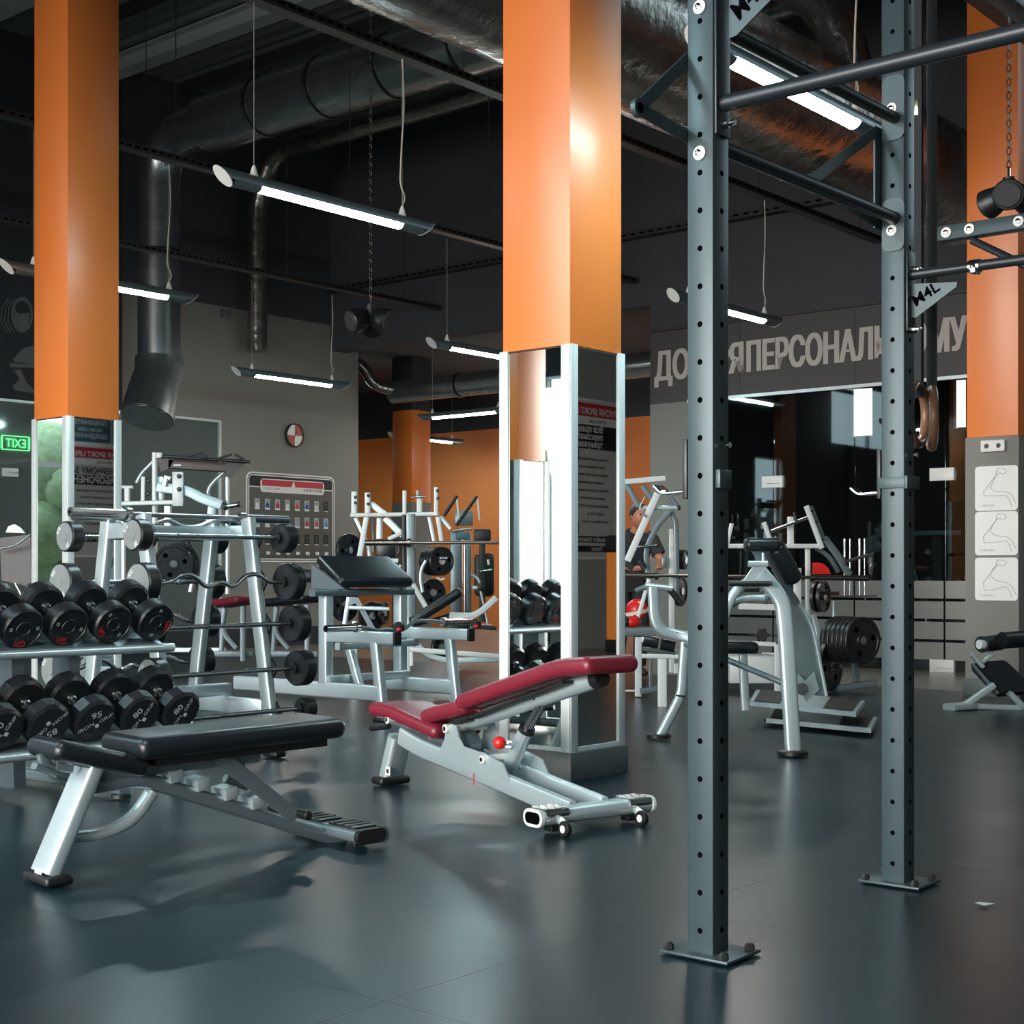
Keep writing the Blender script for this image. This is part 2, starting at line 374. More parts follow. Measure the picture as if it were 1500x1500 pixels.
# ---------------------------------------------------------------- columns
CW = .45
def column(s, t, label, mirror=True, plain=False, top=ZC):
    r = thing('column', label, 'column', G, (s + CW/2, t + CW/2, 0), 'orange columns')
    c = (s + CW/2, t + CW/2)
    zt = 2.13
    MB(G, ORANGE).box((c[0], c[1], (zt + top) / 2), (CW - .02, CW - .02, top - zt), .006).build('shaft', parent=r)
    MB(G, GRAN).box((c[0], c[1], .07), (CW + .03, CW + .03, .14), .004).build('plinth', parent=r)
    if plain:
        MB(G, GRAYW).box((c[0], c[1], (zt + .14) / 2), (CW, CW, zt - .14), .004).build('lower_cladding', parent=r)
        return r
    MB(G, DARKW).box((c[0], c[1], (zt + .14) / 2), (CW - .03, CW - .03, zt - .142)).build('core', parent=r)
    h = CW / 2; w = .055
    for dx, dy in ((-1, 0), (0, -1), (1, 0), (0, 1)):
        q = Vector((c[0] + dx * (h - .008), c[1] + dy * (h - .008), (zt + .14) / 2))
        MB(G, MIRR).box(q, (.010 if dx else CW - .06, .010 if dy else CW - .06, zt - .16)).build('mirror', parent=r)
    for dx in (-1, 1):
        for dy in (-1, 1):
            m = MB(G, ALU); x, y = c[0] + dx * h, c[1] + dy * h
            m.box((x - dx * w / 2, y, (zt + .14) / 2), (w, .012, zt - .135), .002); m.box((x, y - dy * w / 2, (zt + .14) / 2), (.012, w, zt - .135), .002)
            m.build('corner_trim', parent=r)
    for dx, dy in ((-1, 0), (0, -1)):
        MB(G, ALU).box((c[0] + dx * h, c[1] + dy * h, .152), (.012 if dx else CW - .1, .012 if dy else CW - .1, .02)).build('edge_trim', parent=r)
    return r
column(5.59, 4.32, 'orange column with mirrored sides in the middle of the gym, behind the red bench')
column(5.86, 9.04, 'orange column with mirrored sides at the left, behind the dumbbell rack')
rc = column(11.62, 4.40, 'orange column with a grey lower half and three arm drawings on it', plain=True)
column(-.28, 9.16, 'orange mirrored column seen only as a reflection in the middle column')
column(-.41, 4.32, 'orange mirrored column standing behind and left of the viewer')
column(16.6, 16.0, 'orange column in the far room under the low ceiling', plain=True, top=3.6)
tag(MB(G, DARKW).box((16.825, 16.225, 4.02), (.44, .44, .84)).build('ceiling_box', at=(16.8, 16.2, 4)), kind='structure')
# socket and drawings on the grey column (face toward -s at s=11.62)
fs = 11.62 - .002
def rcp(px, py): return G.x(fs, px, py)
a, b = rcp(1439, 646), rcp(1474, 661)
m = MB(G, WHITEP); c = (a + b) / 2; m.box((fs - .02, c.y, c.z), (.04, abs(a.y - b.y), abs(a.z - b.z)), .006)
m.use(PLAST)
for k in (-.25, .25): m.lathe((fs - .041, c.y + k * abs(a.y - b.y), c.z), (-1, 0, 0), [(.02, 0), (.018, .002)], 16)
tag(m.build('wall_socket', at=(fs, c.y, c.z)), 'white double socket high on the grey part of the right column', 'socket')
armp = [(.18, .42), (.40, .80), (.52, .95), (.66, .93), (.70, .84), (.60, .78), (.50, .74), (.36, .50), (.48, .40), (.74, .40), (.88, .20), (.84, .14)]
for i, (y0, y1, w_) in enumerate(((684, 747, 'top'), (750, 813, 'middle'), (817, 880, 'bottom'))):
    A_, B_ = rcp(1429, y0), rcp(1492, y1); ty, h = A_.y, A_.z - B_.z; w = A_.y - B_.y
    m = MB(G, WHITEP); cc = Vector((fs - .004, (A_.y + B_.y) / 2, (A_.z + B_.z) / 2))
    sec = rr(w, h, .03, 5); m.prism([(cc.x, cc.y - x, cc.z + y) for x, y in sec], (-.008, 0, 0))
    ob = m.build('arm_poster', at=tuple(cc)); tag(ob, 'white rounded card with an arm drawing, %s one of three on the right column' % w_, 'poster', 'arm drawings on the right column')
    bulge = [0, .05, .10][i]
    ink = MB(G, mat('grey_pencil', (.30, .31, .31), .7))
    pts = [(.55, .95), (.70, .93), (.74, .86), (.66, .80), (.58, .84), (.50, .80), (.36, .62), (.20, .42), (.22, .34 - bulge), (.46, .33 - bulge * .8), (.72, .33), (.80, .24), (.86, .08)]
    pts2 = [(.50, .80), (.42, .64 + bulge), (.36, .50 + bulge), (.48, .42 + bulge * .5), (.74, .42), (.86, .34), (.96, .14)]
    for pp in (pts, pts2, [(.55, .95), (.50, .88), (.50, .80)]):
        ink.sweep([(fs - .0135, A_.y - x * w, B_.z + y * h) for x, y in pp], rr(.004, .002), up=(-1, 0, 0))
    ink.text('%d MIN MUS' % (i + 1), (fs - .0125, A_.y - .12 * w, B_.z + .09 * h), (0, -1, 0), Z, .018, 'L')
    ink.build('arm_drawing', parent=ob)

# ---------------------------------------------------------------- luminaires: axis along s
def luminaire(s, t, z, label, axis=X, warm=False, lit=1.2, cords=True, ztray=4.42):
    axis = Vector(axis); c = Vector((s, t, z)) + axis * lit / 2
    r = thing('pendant_lamp', label, 'lamp', G, tuple(c), 'tubular pendant lamps')
    a, b = c - axis * (lit / 2 + .26), c + axis * (lit / 2 + .26); q = axis.cross(Z); rad = .052
    body = MB(G, SILVERD); n = 16; pts = []
    # slanted ends, open half pipe over the diffuser
    V = []; up = Z
    arc = [R(-18 + 216 * i / 12) for i in range(13)]
    for (p, sg) in ((a, -1), (b, 1)):
        for th in arc:
            y_, z_ = math.cos(th) * rad, math.sin(th) * rad
            V.append(p + q * y_ + up * z_ + axis * (sg * z_ * 1.1))
    F = [(i, i + 1, 14 + i, 13 + i) for i in range(12)]
    body.add(V, F)
    body.build('housing', parent=r)
    for p, sg in ((a, -1), (b, 1)):
        m = MB(G, WHITEP)
        ring = [p + q * (math.cos(2 * PI * i / 20) * rad) + up * (math.sin(2 * PI * i / 20) * rad) + axis * (sg * math.sin(2 * PI * i / 20) * rad * 1.1) for i in range(20)]
        m.prism(ring, axis * .006 * sg)
        m.build('end_cap', parent=r)
    for p, sg in ((a, 1), (b, -1)):
        MB(G, SILVERD).cyl(p + axis * sg * .06, c - axis * sg * (lit / 2), rad * .92, 14).build('end_section', parent=r)
    MB(G, LAMPW if warm else LAMPC).cyl(c - axis * lit / 2, c + axis * lit / 2, rad * .86, 14).build('diffuser', parent=r)
    for k, sg in enumerate((-1, 1)):
        p = c + axis * sg * (lit / 2 + .03) + Z * rad
        MB(G, WHITEP).lathe(p - Z * .01, Z, [(.028, 0), (.024, .02), (.012, .06), (.006, .07)], 14).build('cord_cone', parent=r)
        rnd = random.Random(int(s * 10 + t)); hgt = ztray - p.z
        if k == 1 and cords:
            pp = [p + Z * .06, p + Z * .12 + axis * .03, p + Z * .2 - axis * .02, p + Z * hgt * .4 - axis * .01, p + Z * hgt * .7 + axis * .02, p + Z * hgt]
            MB(G, mat('cream_cable', (.5, .47, .4), .6)).tube(fillet(pp, .2), .0055, 6).build('cord', parent=r)
        MB(G, mat('thin_wire', (.3, .3, .3), .5)).tube([p + Z * .05, p + Z * hgt], .0022, 5).build('suspension_wire', parent=r)
    return r
LZ = 3.33
luminaire(5.66, 6.73, LZ, 'bright pendant lamp above the preacher bench, nearest left of the middle column')
luminaire(10.4, 6.75, LZ, 'pendant lamp hanging in front of the big wall sign lettering', warm=True)
luminaire(6.2, 9.97, LZ, 'pendant lamp partly hidden behind the left orange column')
luminaire(10.94, 10.02, LZ, 'pendant lamp just left of the middle column, below the hanging speakers')
luminaire(11.0, 13.15, LZ, 'pendant lamp on the grey wall side, above the clock', warm=True)
luminaire(5.6, 3.43, LZ, 'large pendant lamp close overhead between the two rig posts')
luminaire(.9, 6.73, LZ, 'pendant lamp seen only in the mirrors, behind the benches')
luminaire(.9, 3.43, LZ, 'pendant lamp above and behind the viewer')
luminaire(.9, 9.97, LZ, 'pendant lamp seen only in the mirrors, far left')
luminaire(15.4, 14.4, 3.28, 'pendant lamp inside the far room running across the opening', axis=-Y, warm=True, cords=False, ztray=4.4)
luminaire(17.3, 16.9, 3.28, 'small distant pendant lamp deep in the far room', cords=False, ztray=4.4)
luminaire(16.6, 19.0, 3.28, 'pendant lamp in the far room hidden behind the grey wall end', cords=False, ztray=4.4)
luminaire(18.2, 11.2, 3.2, 'tiny distant pendant lamp seen between column and rig post', cords=False, ztray=4.4)

# ---------------------------------------------------------------- cable trays
def tray(t, z, s0, s1, label, w=.10):
    m = MB(G, TRAYM)
    m.box(((s0 + s1) / 2, t, z), (s1 - s0, w, .006)); m.box(((s0 + s1) / 2, t - w / 2, z + .025), (s1 - s0, .004, .055)); m.box(((s0 + s1) / 2, t + w / 2, z + .025), (s1 - s0, .004, .055))
    n = int((s1 - s0) / .08)
    m.use(HOLE)
    for i in range(n): m.box((s0 + (i + .5) * .08, t - w / 2 - .0025, z + .028), (.045, .002, .02))
    r = tag(m.build('cable_tray', at=((s0 + s1) / 2, t, z)), label, 'cable tray', 'overhead cable trays')
    s_ = s0 + 1.5
    while s_ < s1: MB(G, TRAYM).tube([(s_, t, z), (s_, t, ZC)], .005, 5).build('hanger_rod', parent=r); s_ += 2.0
tray(3.43, 4.42, 0, 13.9, 'perforated cable tray over the pull-up rig lamp')
tray(6.73, 4.42, 0, 13.9, 'perforated cable tray crossing below the big spiral duct')
tray(9.97, 4.45, 0, 14.1, 'perforated cable tray passing over the left column lamp row')
tray(13.15, 4.5, 2, 14.1, 'thin cable tray nearest the grey wall with the clock')
m = MB(G, TRAYM); m.box((14.1, 8.8, 4.98), (.1, 12.8, .012)); m.box((14.05, 8.8, 5.01), (.006, 12.8, .07)); m.use(HOLE)
for i in range(99): m.box((14.046, 2.5 + i * .128, 5.012), (.003, .07, .02))
tag(m.build('cable_tray', at=(14.1, 8.8, 4.98)), 'cable tray running along the top of the back wall above the sign', 'cable tray', 'overhead cable trays')
# roof purlins
for s_, w_, mt, lb in ((6.5, .2, BEAMM, 'above the viewer side of the room'), (8.5, .2, BEAMM, 'at the top left corner of the view'), (10.45, .22, BEAMM, 'right of the left column, above the duct elbow'), (12.5, .2, BEAMM, 'farthest back near the bulkhead')):
    m = MB(G, mt); c_ = ((s_), 6.15, ZC - .12)
    m.box((s_, 6.15, ZC - .22), (w_, 18.1, .02)); m.box((s_, 6.15, ZC - .03), (w_, 18.1, .02)); m.box((s_, 6.15, ZC - .125), (.03, 18.1, .19))
    tag(m.build('roof_beam', at=c_), 'pale steel roof beam ' + lb, 'beam', 'roof beams')
for s_, lb in ((9.5, 'over the duct elbow'), (11.5, 'behind the spiral duct')):
    tag(MB(G, TRAYM).box((s_, 6.15, ZC - .1), (.08, 18.1, .12)).build('roof_rail', at=(s_, 6.15, ZC - .1)), 'dark thin roof rail ' + lb, 'beam')

# ---------------------------------------------------------------- ducts
def duct(pts, r, ribs, m_, name, label, mm=GALV, fil=.8, n=28):
    P = fillet(pts, fil, 8); m = MB(G, mm); m.sweep(P, circ(r, n)); L = 0
    m.use(CHROME if ribs else mm)
    if ribs:
        for a, b in zip(pts[:-1], pts[1:]):
            a, b = Vector(a), Vector(b); d = (b - a); k = int(d.length / ribs)
            for i in range(1, k):
                p = a + d * i / k
                m.use(GALV); m.use(STEEL).lathe(p - d.normalized() * .05, d, [(r, 0), (r + .015, .006), (r + .015, .035), (r + .004, .04)], n, caps=False); m.use(PLAST).lathe(p - d.normalized() * .01, d, [(r + .003, 0), (r + .012, .004), (r + .012, .02), (r, .024)], n, caps=False)
    return tag(m.build(name, at=tuple(pts[0])), label, 'duct')
ds, dt = 10.7, 14.55
duct([(ds, dt, 3.55), (ds, dt, 6.25), (ds, 13.4, 6.25)], .255, 1.05, 0, 'ventilation_duct', 'round galvanised duct dropping down the left wall from the big overhead duct', fil=.55)
duct([(ds, 13.6, 6.25), (ds, -2.6, 6.25)], .325, 1.0, 0, 'ventilation_duct', 'big round galvanised duct crossing below the roof deck')
m = MB(G, GALV)        # spout
m.lathe((ds, dt, 3.62), (0, 0, -1), [(.27, 0), (.285, .02), (.285, .08)], 28, caps=False); m.sweep([(ds, dt, 3.6), (ds - .02, dt - .01, 3.42), (ds - .12, dt - .05, 3.2), (ds - .26, dt - .12, 2.86)], circ(.285, 28), scales=[1, 1, 1.04, 1.12]); m.sweep([(ds - .262, dt - .121, 2.858), (ds - .264, dt - .122, 2.853)], circ(.30, 28))
tag(m.build('duct_spout', at=(ds, dt, 3.3)), 'angled outlet at the bottom of the vertical duct on the left wall', 'duct')
duct([(1.5, 5.5, 4.55), (13.0, 5.5, 4.55)], .5, 0, 0, 'foil_duct', 'huge crinkled foil wrapped duct behind the pull-up rig', mm=FOIL, n=48)
duct([(11.2, 5.6, 4.9), (11.3, 5.9, 5.9), (11.5, 6.6, 6.4)], .2, 0, 0, 'foil_branch_duct', 'foil wrapped branch rising from the huge foil duct', mm=FOIL, fil=.4)
P0 = G.y(14.9, 377, 290); P1 = G.y(14.9, 377, 515)
duct([P1, P0, P0 + Vector((0, -.35, .55)), (P0.x + .1, 8.2, P0.z + .62), (P0.x + .1, 3, P0.z + .62)], .13, 0, 0, 'flexible_duct', 'slim flexible foil duct hanging down the grey wall left of the clock', mm=FOIL, fil=.3, n=20)
# far room duct
A_, B_ = G.x(15.7, 577, 575), G.x(15.7, 745, 562)
duct([A_, (15.7, B_.y - 6, A_.z)], .17, 1.2, 0, 'ventilation_duct', 'round duct under the low ceiling of the far room', fil=.3, n=20)
C_ = A_ + Vector((0, .05, 0))
duct([A_ + Vector((0, -.2, 0)), G.x(15.4, 548, 566), G.x(15.2, 530, 532), G.x(15.0, 497, 527)], .09, 0, 0, 'flexible_duct', 'bent flexible duct at the corner of the opening to the far room', mm=FOIL, fil=.3, n=16)

# ---------------------------------------------------------------- left wall: dark mirrors, board, clock, switch, mural
wl = TL - .002
edges = [4.0, 6.2, 8.4, 10.30, 12.2]
for i in range(4):
    a, b = edges[i], edges[i + 1]
    m = MB(G, DGLASS); m.box(((a + b) / 2, wl - .01, 1.5), (b - a - .012, .012, 3.0))
    lb = ['behind the gym floor far left', 'with a green neon sign', 'just right of the left column', 'between left column and the grey wall'][i]
    ob = tag(m.build('wall_mirror', at=((a + b) / 2, wl, 0)), 'tall dark mirror panel on the left wall, ' + lb, 'mirror', 'wall mirrors')
    MB(G, ALU).box(((a + b) / 2, wl - .02, 3.01), (b - a, .035, .03)).build('top_trim', parent=ob)
    if i == 3: MB(G, ALU).box((b, wl - .02, 1.5), (.03, .035, 3.03)).build('side_trim', parent=ob)
# reflection of an exit sign, put on the mirror as reversed glowing letters
a, b = G.y(wl - .03, 3, 640), G.y(wl - .03, 43, 658)
m = MB(G, SIGN_REFL); zc = (a.z + b.z) / 2; hh = (a.z - b.z)
m.text('EXIT', ((a.x + b.x) / 2, wl - .03, zc - hh * .42), (-1, 0, 0), Z, hh * .85, bold=.0, sx=.9, off=-.004)
for x in (a.x, b.x): m.box((x, wl - .03, zc), (.012, .01, hh * 1.2))
for z in (a.z + .02, b.z - .02): m.box(((a.x + b.x) / 2, wl - .03, z), (b.x - a.x, .01, .008))
tag(m.build('neon_sign', at=((a.x + b.x) / 2, wl - .03, zc)), 'green neon sign reading EXIT backwards at the far left', 'sign')
c = G.y(wl - .04, 15, 692)
m = MB(G, WHITEP); m.box((c.x, wl - .04, c.z), (.2, .03, .10), .004); m.use(STEEL).box((c.x + .02, wl - .06, c.z), (.14, .01, .012)); tag(m.build('door_clamp', at=tuple(c)), 'pale glass door clamp below the green neon sign', 'clamp')
# mural on the dark band
m = MB(G, GREYG)
def wp(px, py): q = G.y(wl, px, py); return (q.x, q.y - .006, q.z)
def ell(cx, cy, rx, ry, k=28): return [wp(cx + rx * math.cos(2 * PI * i / k), cy - ry * math.sin(2 * PI * i / k)) for i in range(k)]
def ringp(cx, cy, rx, ry, f):
    o_, i_ = ell(cx, cy, rx, ry), ell(cx, cy, rx * f, ry * f); b0 = len(m.v)
    m.add(o_ + i_, [(i, (i + 1) % 28, 28 + (i + 1) % 28, 28 + i) for i in range(28)])
ringp(32, 461, 16, 26, .78)
for d in (0, 5, 10): m.sweep([wp(22 - d, 437), wp(13 - d, 450), wp(11 - d, 470), wp(20 - d, 488)], rr(.012, .002), up=(0, -1, 0))
m.add([wp(*q) for q in ((20, 450), (26, 460), (44, 458), (40, 478), (30, 482), (21, 472))], [(0, 1, 2, 3, 4, 5)])
for poly in (((18, 526), (34, 510), (50, 506), (50, 534), (20, 530)), ((14, 532), (50, 534), (50, 539), (14, 538)), ((20, 542), (30, 541), (38, 560), (44, 566), (50, 572), (50, 576), (22, 572), (18, 566), (28, 556))):
    m.add([wp(*q) for q in poly], [tuple(range(len(poly)))])
tag(m.build('wall_mural', at=wp(30, 500)), 'grey painted mural of a weight and trainers at the far left', 'mural')
# clock
c = G.y(wl, 430, 638)
rr_ = .165
r = thing('wall_clock', 'round wall clock with red and white quarters on the grey wall', 'clock', G, (c.x, wl, c.z))
MB(G, DSTEEL).lathe((c.x, wl, c.z), (0, -1, 0), [(rr_, 0), (rr_, .04), (rr_ - .015, .045), (rr_ - .018, .03)], 40, caps=False).build('rim', parent=r)
MB(G, WHITEP).lathe((c.x, wl, c.z), (0, -1, 0), [(rr_ - .016, 0), (rr_ - .016, .025)], 40).build('face', parent=r)
m = MB(G, mat('clock_red', (.42, .07, .03), .5))
for q0 in (0, 180):
    m.add([(c.x, wl - .0265, c.z)] + [(c.x + math.cos(R(q0 + i * 10)) * .145, wl - .0265, c.z + math.sin(R(q0 + i * 10)) * .145) for i in range(10)], [tuple(range(11))])
m.build('coloured_quarters', parent=r)
m = MB(G, INK); m.bar((c.x, wl - .03, c.z), (c.x + .045, wl - .03, c.z + .08), .008, .003, 0, up=(0, -1, 0)); m.bar((c.x, wl - .03, c.z), (c.x - .03, wl - .03, c.z - .06), .01, .003, 0, up=(0, -1, 0)); m.build('hands', parent=r)
# switch box
c = G.y(wl, 330, 460); m = MB(G, GREYG); m.box((c.x, wl - .02, c.z), (.17, .04, .12), .01); m.use(INK).lathe((c.x + .02, wl - .041, c.z), (0, -1, 0), [(.012, 0), (.01, .003)], 12)
tag(m.build('junction_box', at=tuple(c)), 'small grey junction box high on the wall left of the slim duct', 'junction box')
# trainers board
a, b = G.y(wl, 360, 690), G.y(wl, 489, 828)
tl, tr_, bl = G.y(wl, 360, 690), G.y(wl, 489.5, 699), G.y(wl, 489.5, 824)
bx0, bx1, bz1, bz0 = tl.x, tr_.x, (tl.z + tr_.z) / 2, bl.z
bw, bh = bx1 - bx0, bz1 - bz0; yc = wl - .012
r = thing('notice_board', 'large grey board with rows of small portrait cards and a red header', 'notice board', G, ((bx0 + bx1) / 2, wl, bz0))
def rpan(m, x0, x1, z0, z1, y, rad, th=.004): m.prism([((x0 + x1) / 2 + px, y, (z0 + z1) / 2 + pz) for px, pz in rr(x1 - x0, z1 - z0, rad, 5)], (0, -th, 0))
m = MB(G, WHITEP); rpan(m, bx0, bx1, bz0, bz1, wl, .10, .010); m.use(mat('board_brown', (.10, .095, .085), .55)); rpan(m, bx0 + .02, bx1 - .02, bz0 + .02, bz1 - .02, wl - .010, .09, .001)
m.use(WHITEP); rpan(m, bx0 + .035, bx1 - .035, bz0 + .035, bz1 - .035, wl - .011, .08, .001); m.use(MATS['board_brown']); rpan(m, bx0 + .05, bx1 - .05, bz0 + .05, bz1 - .05, wl - .012, .07, .001)
m.use(INK); rpan(m, bx0 + .05, bx1 - .05, bz1 - .2, bz1 - .05, wl - .013, .05, .001); m.use(WHITEP).box(((bx0 + bx1) / 2, wl - .0145, bz1 - .2), (bw - .1, .002, .012))
m.build('panel', parent=r)
m = MB(G, WHITEP); hx0, hx1 = bx0 + bw * .15, bx1 - bw * .13; rpan(m, hx0, hx1, bz1 - .27, bz1 - .085, wl - .014, .05, .004)
m.use(REDP); m.box(((hx0 + hx1) / 2, wl - .019, bz1 - .14), (hx1 - hx0 - .05, .002, .085)); m.use(INK).text('ФІТНЕС КЛУБ', (hx1 - .05, wl - .019, bz1 - .235), X, Z, .035, 'R', .02); m.use(GREYG).text('СПОРТ ЛАЙФ', (hx0 + .05, wl - .019, bz1 - .235), X, Z, .03, 'L')
m.use(WHITEP); xm = (hx0 + hx1) / 2; m.add([(xm - .05, wl - .022, bz1 - .24), (xm, wl - .022, bz1 - .1), (xm + .03, wl - .022, bz1 - .15), (xm + .04, wl - .022, bz1 - .24), (xm, wl - .022, bz1 - .2)], [(0, 1, 2, 4), (4, 2, 3)])
m.build('header', parent=r)
cols = [(.75, .75, .75), (.03, .05, .35), (.5, .02, .03), (.7, .7, .7), (.6, .06, .06), (.02, .08, .35), (.6, .62, .62), None, (.3, .5, .6), (.6, .6, .6), (.5, .05, .06), (.55, .6, .65), (.25, .4, .6), (.45, .03, .04), (.6, .05, .06), (.05, .3, .6)]
for k in range(32):
    row, cl = divmod(k, 8); x = bx0 + bw * (.115 + cl * .111); z = bz1 - bh * (.355 + row * .195) + (0 if row < 2 else 0)
    if row == 3: z = bz1 - bh * .90
    cc = cols[k] if k < 16 else None; hgt = .15 if row < 3 else .05
    m = MB(G, mat('card_sky', (.35, .42, .42), .5) if cc else INK); m.box((x, wl - .015, z), (.085 if row < 3 else .06, .004, hgt))
    if cc:
        m.use(mat('shirt_%d' % k, cc, .6)).add([(x - .03, wl - .0175, z - .045), (x + .03, wl - .0175, z - .045), (x + .03, wl - .0175, z), (x + .012, wl - .0175, z + .02), (x - .012, wl - .0175, z + .02), (x - .03, wl - .0175, z)], [(0, 1, 2, 3, 4, 5)])
        m.use(SKIN).lathe((x, wl - .017, z + .035), (0, -1, 0), [(.016, 0), (.016, .001)], 12); m.use(WHITEP).box((x, wl - .0175, z - .06), (.085, .001, .022))
    elif row < 3:
        m.use(GREYG); m.box((x, wl - .0175, z), (.012, .001, .08)); m.box((x, wl - .0175, z + .03), (.035, .001, .02)); m.use(WHITEP).box((x, wl - .0175, z - .065), (.08, .001, .012))
    else:
        m.use(WHITEP).box((x, wl - .03, z), (.05, .03, .045), .004)
    m.build('card' if row < 3 else 'card_holder', parent=r)
# hanging speakers
def speakers(c, R0, label, ang0):
    c = Vector(c); r = thing('speaker_cluster', label, 'speaker', G, tuple(c), 'hanging speaker clusters')
    for k in range(3):
        a = R(ang0 + 120 * k); d = Vector((math.cos(a), math.sin(a), -.35)).normalized(); m = MB(G, PLAST)
        m.lathe(c + d * R0 * .15, d, [(R0 * .25, 0), (R0 * .42, R0 * .15), (R0 * .52, R0 * .55), (R0 * .55, R0 * .8), (R0 * .50, R0 * .86)], 20)
        m.use(mat('speaker_grille', (.03, .03, .03), .7, bump=.3, bscale=400)).lathe(c + d * R0 * 1.01, d, [(R0 * .47, 0), (R0 * .40, .012)], 20)
        m.build('speaker_cabinet', parent=r)
    MB(G, PLAST).cyl(c - Z * R0 * .3, c + Z * R0 * .5, R0 * .22).build('bracket', parent=r)
    MB(G, CHROME).tube([c + Z * R0 * .5, c + Z * (R0 * .5 + .06)], .008, 6).build('hook', parent=r)
    ch = MB(G, DSTEEL); z = c.z + R0 * .5 + .05; k = 0
    while z < min(ZC, c.z + 2.6):
        q = Vector((c.x, c.y, z + .022)); d1 = X if k % 2 else Y
        ch.tube([q + d1 * .011 + Z * .012, q + d1 * .011 - Z * .012, q - Z * .024, q - d1 * .011 - Z * .012, q - d1 * .011 + Z * .012, q + Z * .024], .0035, 5, closed=True); z += .038; k += 1
    if z < ZC: ch.tube([(c.x, c.y, z), (c.x, c.y, ZC)], .004, 5)
    ch.build('chain', parent=r)
q = W.y(12.5, 543, 463); q = G.I @ (W.M @ q); speakers(q, .2, 'dark cluster of speakers hanging in front of the bulkhead', 160)
q = W.y(8.0, 1478, 281); q = G.I @ (W.M @ q); speakers(q, .155, 'black speaker cluster on a chain in front of the right orange column', 200)

# ---------------------------------------------------------------- big sign and glass box on the back wall
m = MB(G, LETTER); fs2 = SB - .004
def tword(txt, px0, px1, bold=.012):
    a, b = G.x(fs2, px0, 560), G.x(fs2, px1, 560); V_, F_, w = text_geo(txt, bold); h = .325
    for k, dy in enumerate((-.012, 0, .012)): m.text(txt, (fs2 - k * .002, a.y + dy, 3.275), (0, -1, 0), Z, h, 'L', bold, sx=(a.y - b.y) / (w * h))
tword('ДОВІРЯ', 960, 1088); tword('ПЕРСОНАЛЬНОМУ', 1095, 1416); tword('ТРЕНЕРУ', 1430, 1600)
tag(m.build('wall_lettering', at=(fs2, 7.5, 3.2)), 'large pale Cyrillic words across the charcoal wall above the glass', 'sign')
m = MB(G, TRAYM)
for px in (1083, 1252): a = G.x(fs2, px, 500); m.box((fs2 + .002, a.y, 3.42), (.004, .008, .84))
m.box((SB - .01, 6.1, 3.86), (.05, 7.3, .03)); struct(m, 'trim_1')
m = MB(G, ALU); m.box((SB, 5.7, 3.0), (.05, 7.1, .035)); m.box((SB, 9.2, 1.5), (.05, .05, 3.0)); struct(m, 'trim_2')
es = [9.18, G.x(SB, 1133, 700).y, G.x(SB, 1252, 700).y, G.x(SB, 1384, 700).y, 3.9, 2.4]
for i in range(5):
    a, b = es[i], es[i + 1]
    r = thing('glass_panel', 'tall glass partition panel under the wall sign, ' + ['leftmost, beside the grey pier', 'second from the left', 'third from the left', 'beside the right orange column', 'hidden behind the right column'][i], 'glass panel', G, (SB, (a + b) / 2, 0), 'glass partition panels')
    MB(G, GLASS).box((SB, (a + b) / 2, 1.5), (.012, a - b - .012, 2.98)).build('pane', parent=r)
    for k, (z0, z1) in enumerate(((.12, .30), (.33, .51), (.54, .72), (.75, .93))):
        MB(G, FROST).box((SB - .008, (a + b) / 2, (z0 + z1) / 2), (.003, a - b - .02, z1 - z0)).build('frosted_band', parent=r)
    if i in (0, 2):
        for z in (2.02, .06): 
            y = b + (.0 if i == 0 else .02); mm = MB(G, WHITEP); mm.box((SB - .01, y, z), (.05, .26, .13), .004); mm.use(STEEL).box((SB - .037, y - .02, z - .02), (.004, .17, .008)); mm.build('clamp', parent=r)
m = MB(G, CHROME); m.tube([(SB - .06, 5.9, .97), (SB - .06, 2.6, .97)], .016, 10); tag(m.build('handrail', at=(SB - .06, 4.2, .97)), 'chrome horizontal handrail across the glass panels', 'handrail')
# inside the glass box
m = MB(G, mat('brown_wall', (.06, .045, .04), .8)); m.box((FARS - .3, 4, 2.2), (.2, 11.4, 4.4)); struct(m, 'wall_box_back')
for i, (x0, x1, y0, y1) in enumerate(((1250, 1281, 565, 637), (1400, 1418, 553, 625), (975, 1001, 592, 650))):  # glowing panes added in place of window reflections on the glass
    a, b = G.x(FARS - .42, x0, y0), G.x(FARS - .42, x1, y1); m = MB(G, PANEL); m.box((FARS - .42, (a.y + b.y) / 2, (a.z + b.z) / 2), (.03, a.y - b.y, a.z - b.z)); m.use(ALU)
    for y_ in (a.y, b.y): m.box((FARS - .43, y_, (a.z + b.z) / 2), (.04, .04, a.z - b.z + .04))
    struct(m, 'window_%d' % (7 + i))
m = MB(G, ORANGE2); m.box((17.2, G.x(17.2, 1138, 600).y, 2.9), (.4, .35, 3.0)); m.use(GRAYW); m.box((17.2, G.x(17.2, 1138, 600).y, .7), (.4, .35, 1.4)); tag(m.build('column', at=(17.2, G.x(17.2, 1138, 600).y, 0)), 'brownish column inside the glass box behind the left door clamp', 'column')
m = MB(G, SILVERD)
for k, px in enumerate((1375,)):
    a = G.x(17, px, 800); m.bar((17, a.y, .1), (17, a.y + .5, 1.6), .08, .05)
m.bar((17, a.y, .1), (17, a.y + .9, .1), .1, .06); m.bar((17, a.y + .5, 1.5), (17, a.y - .3, 1.5), .06, .06); tag(m.build('training_machine', at=(17, a.y, 0)), 'dim machine frame inside the glass box near the right column', 'machine')

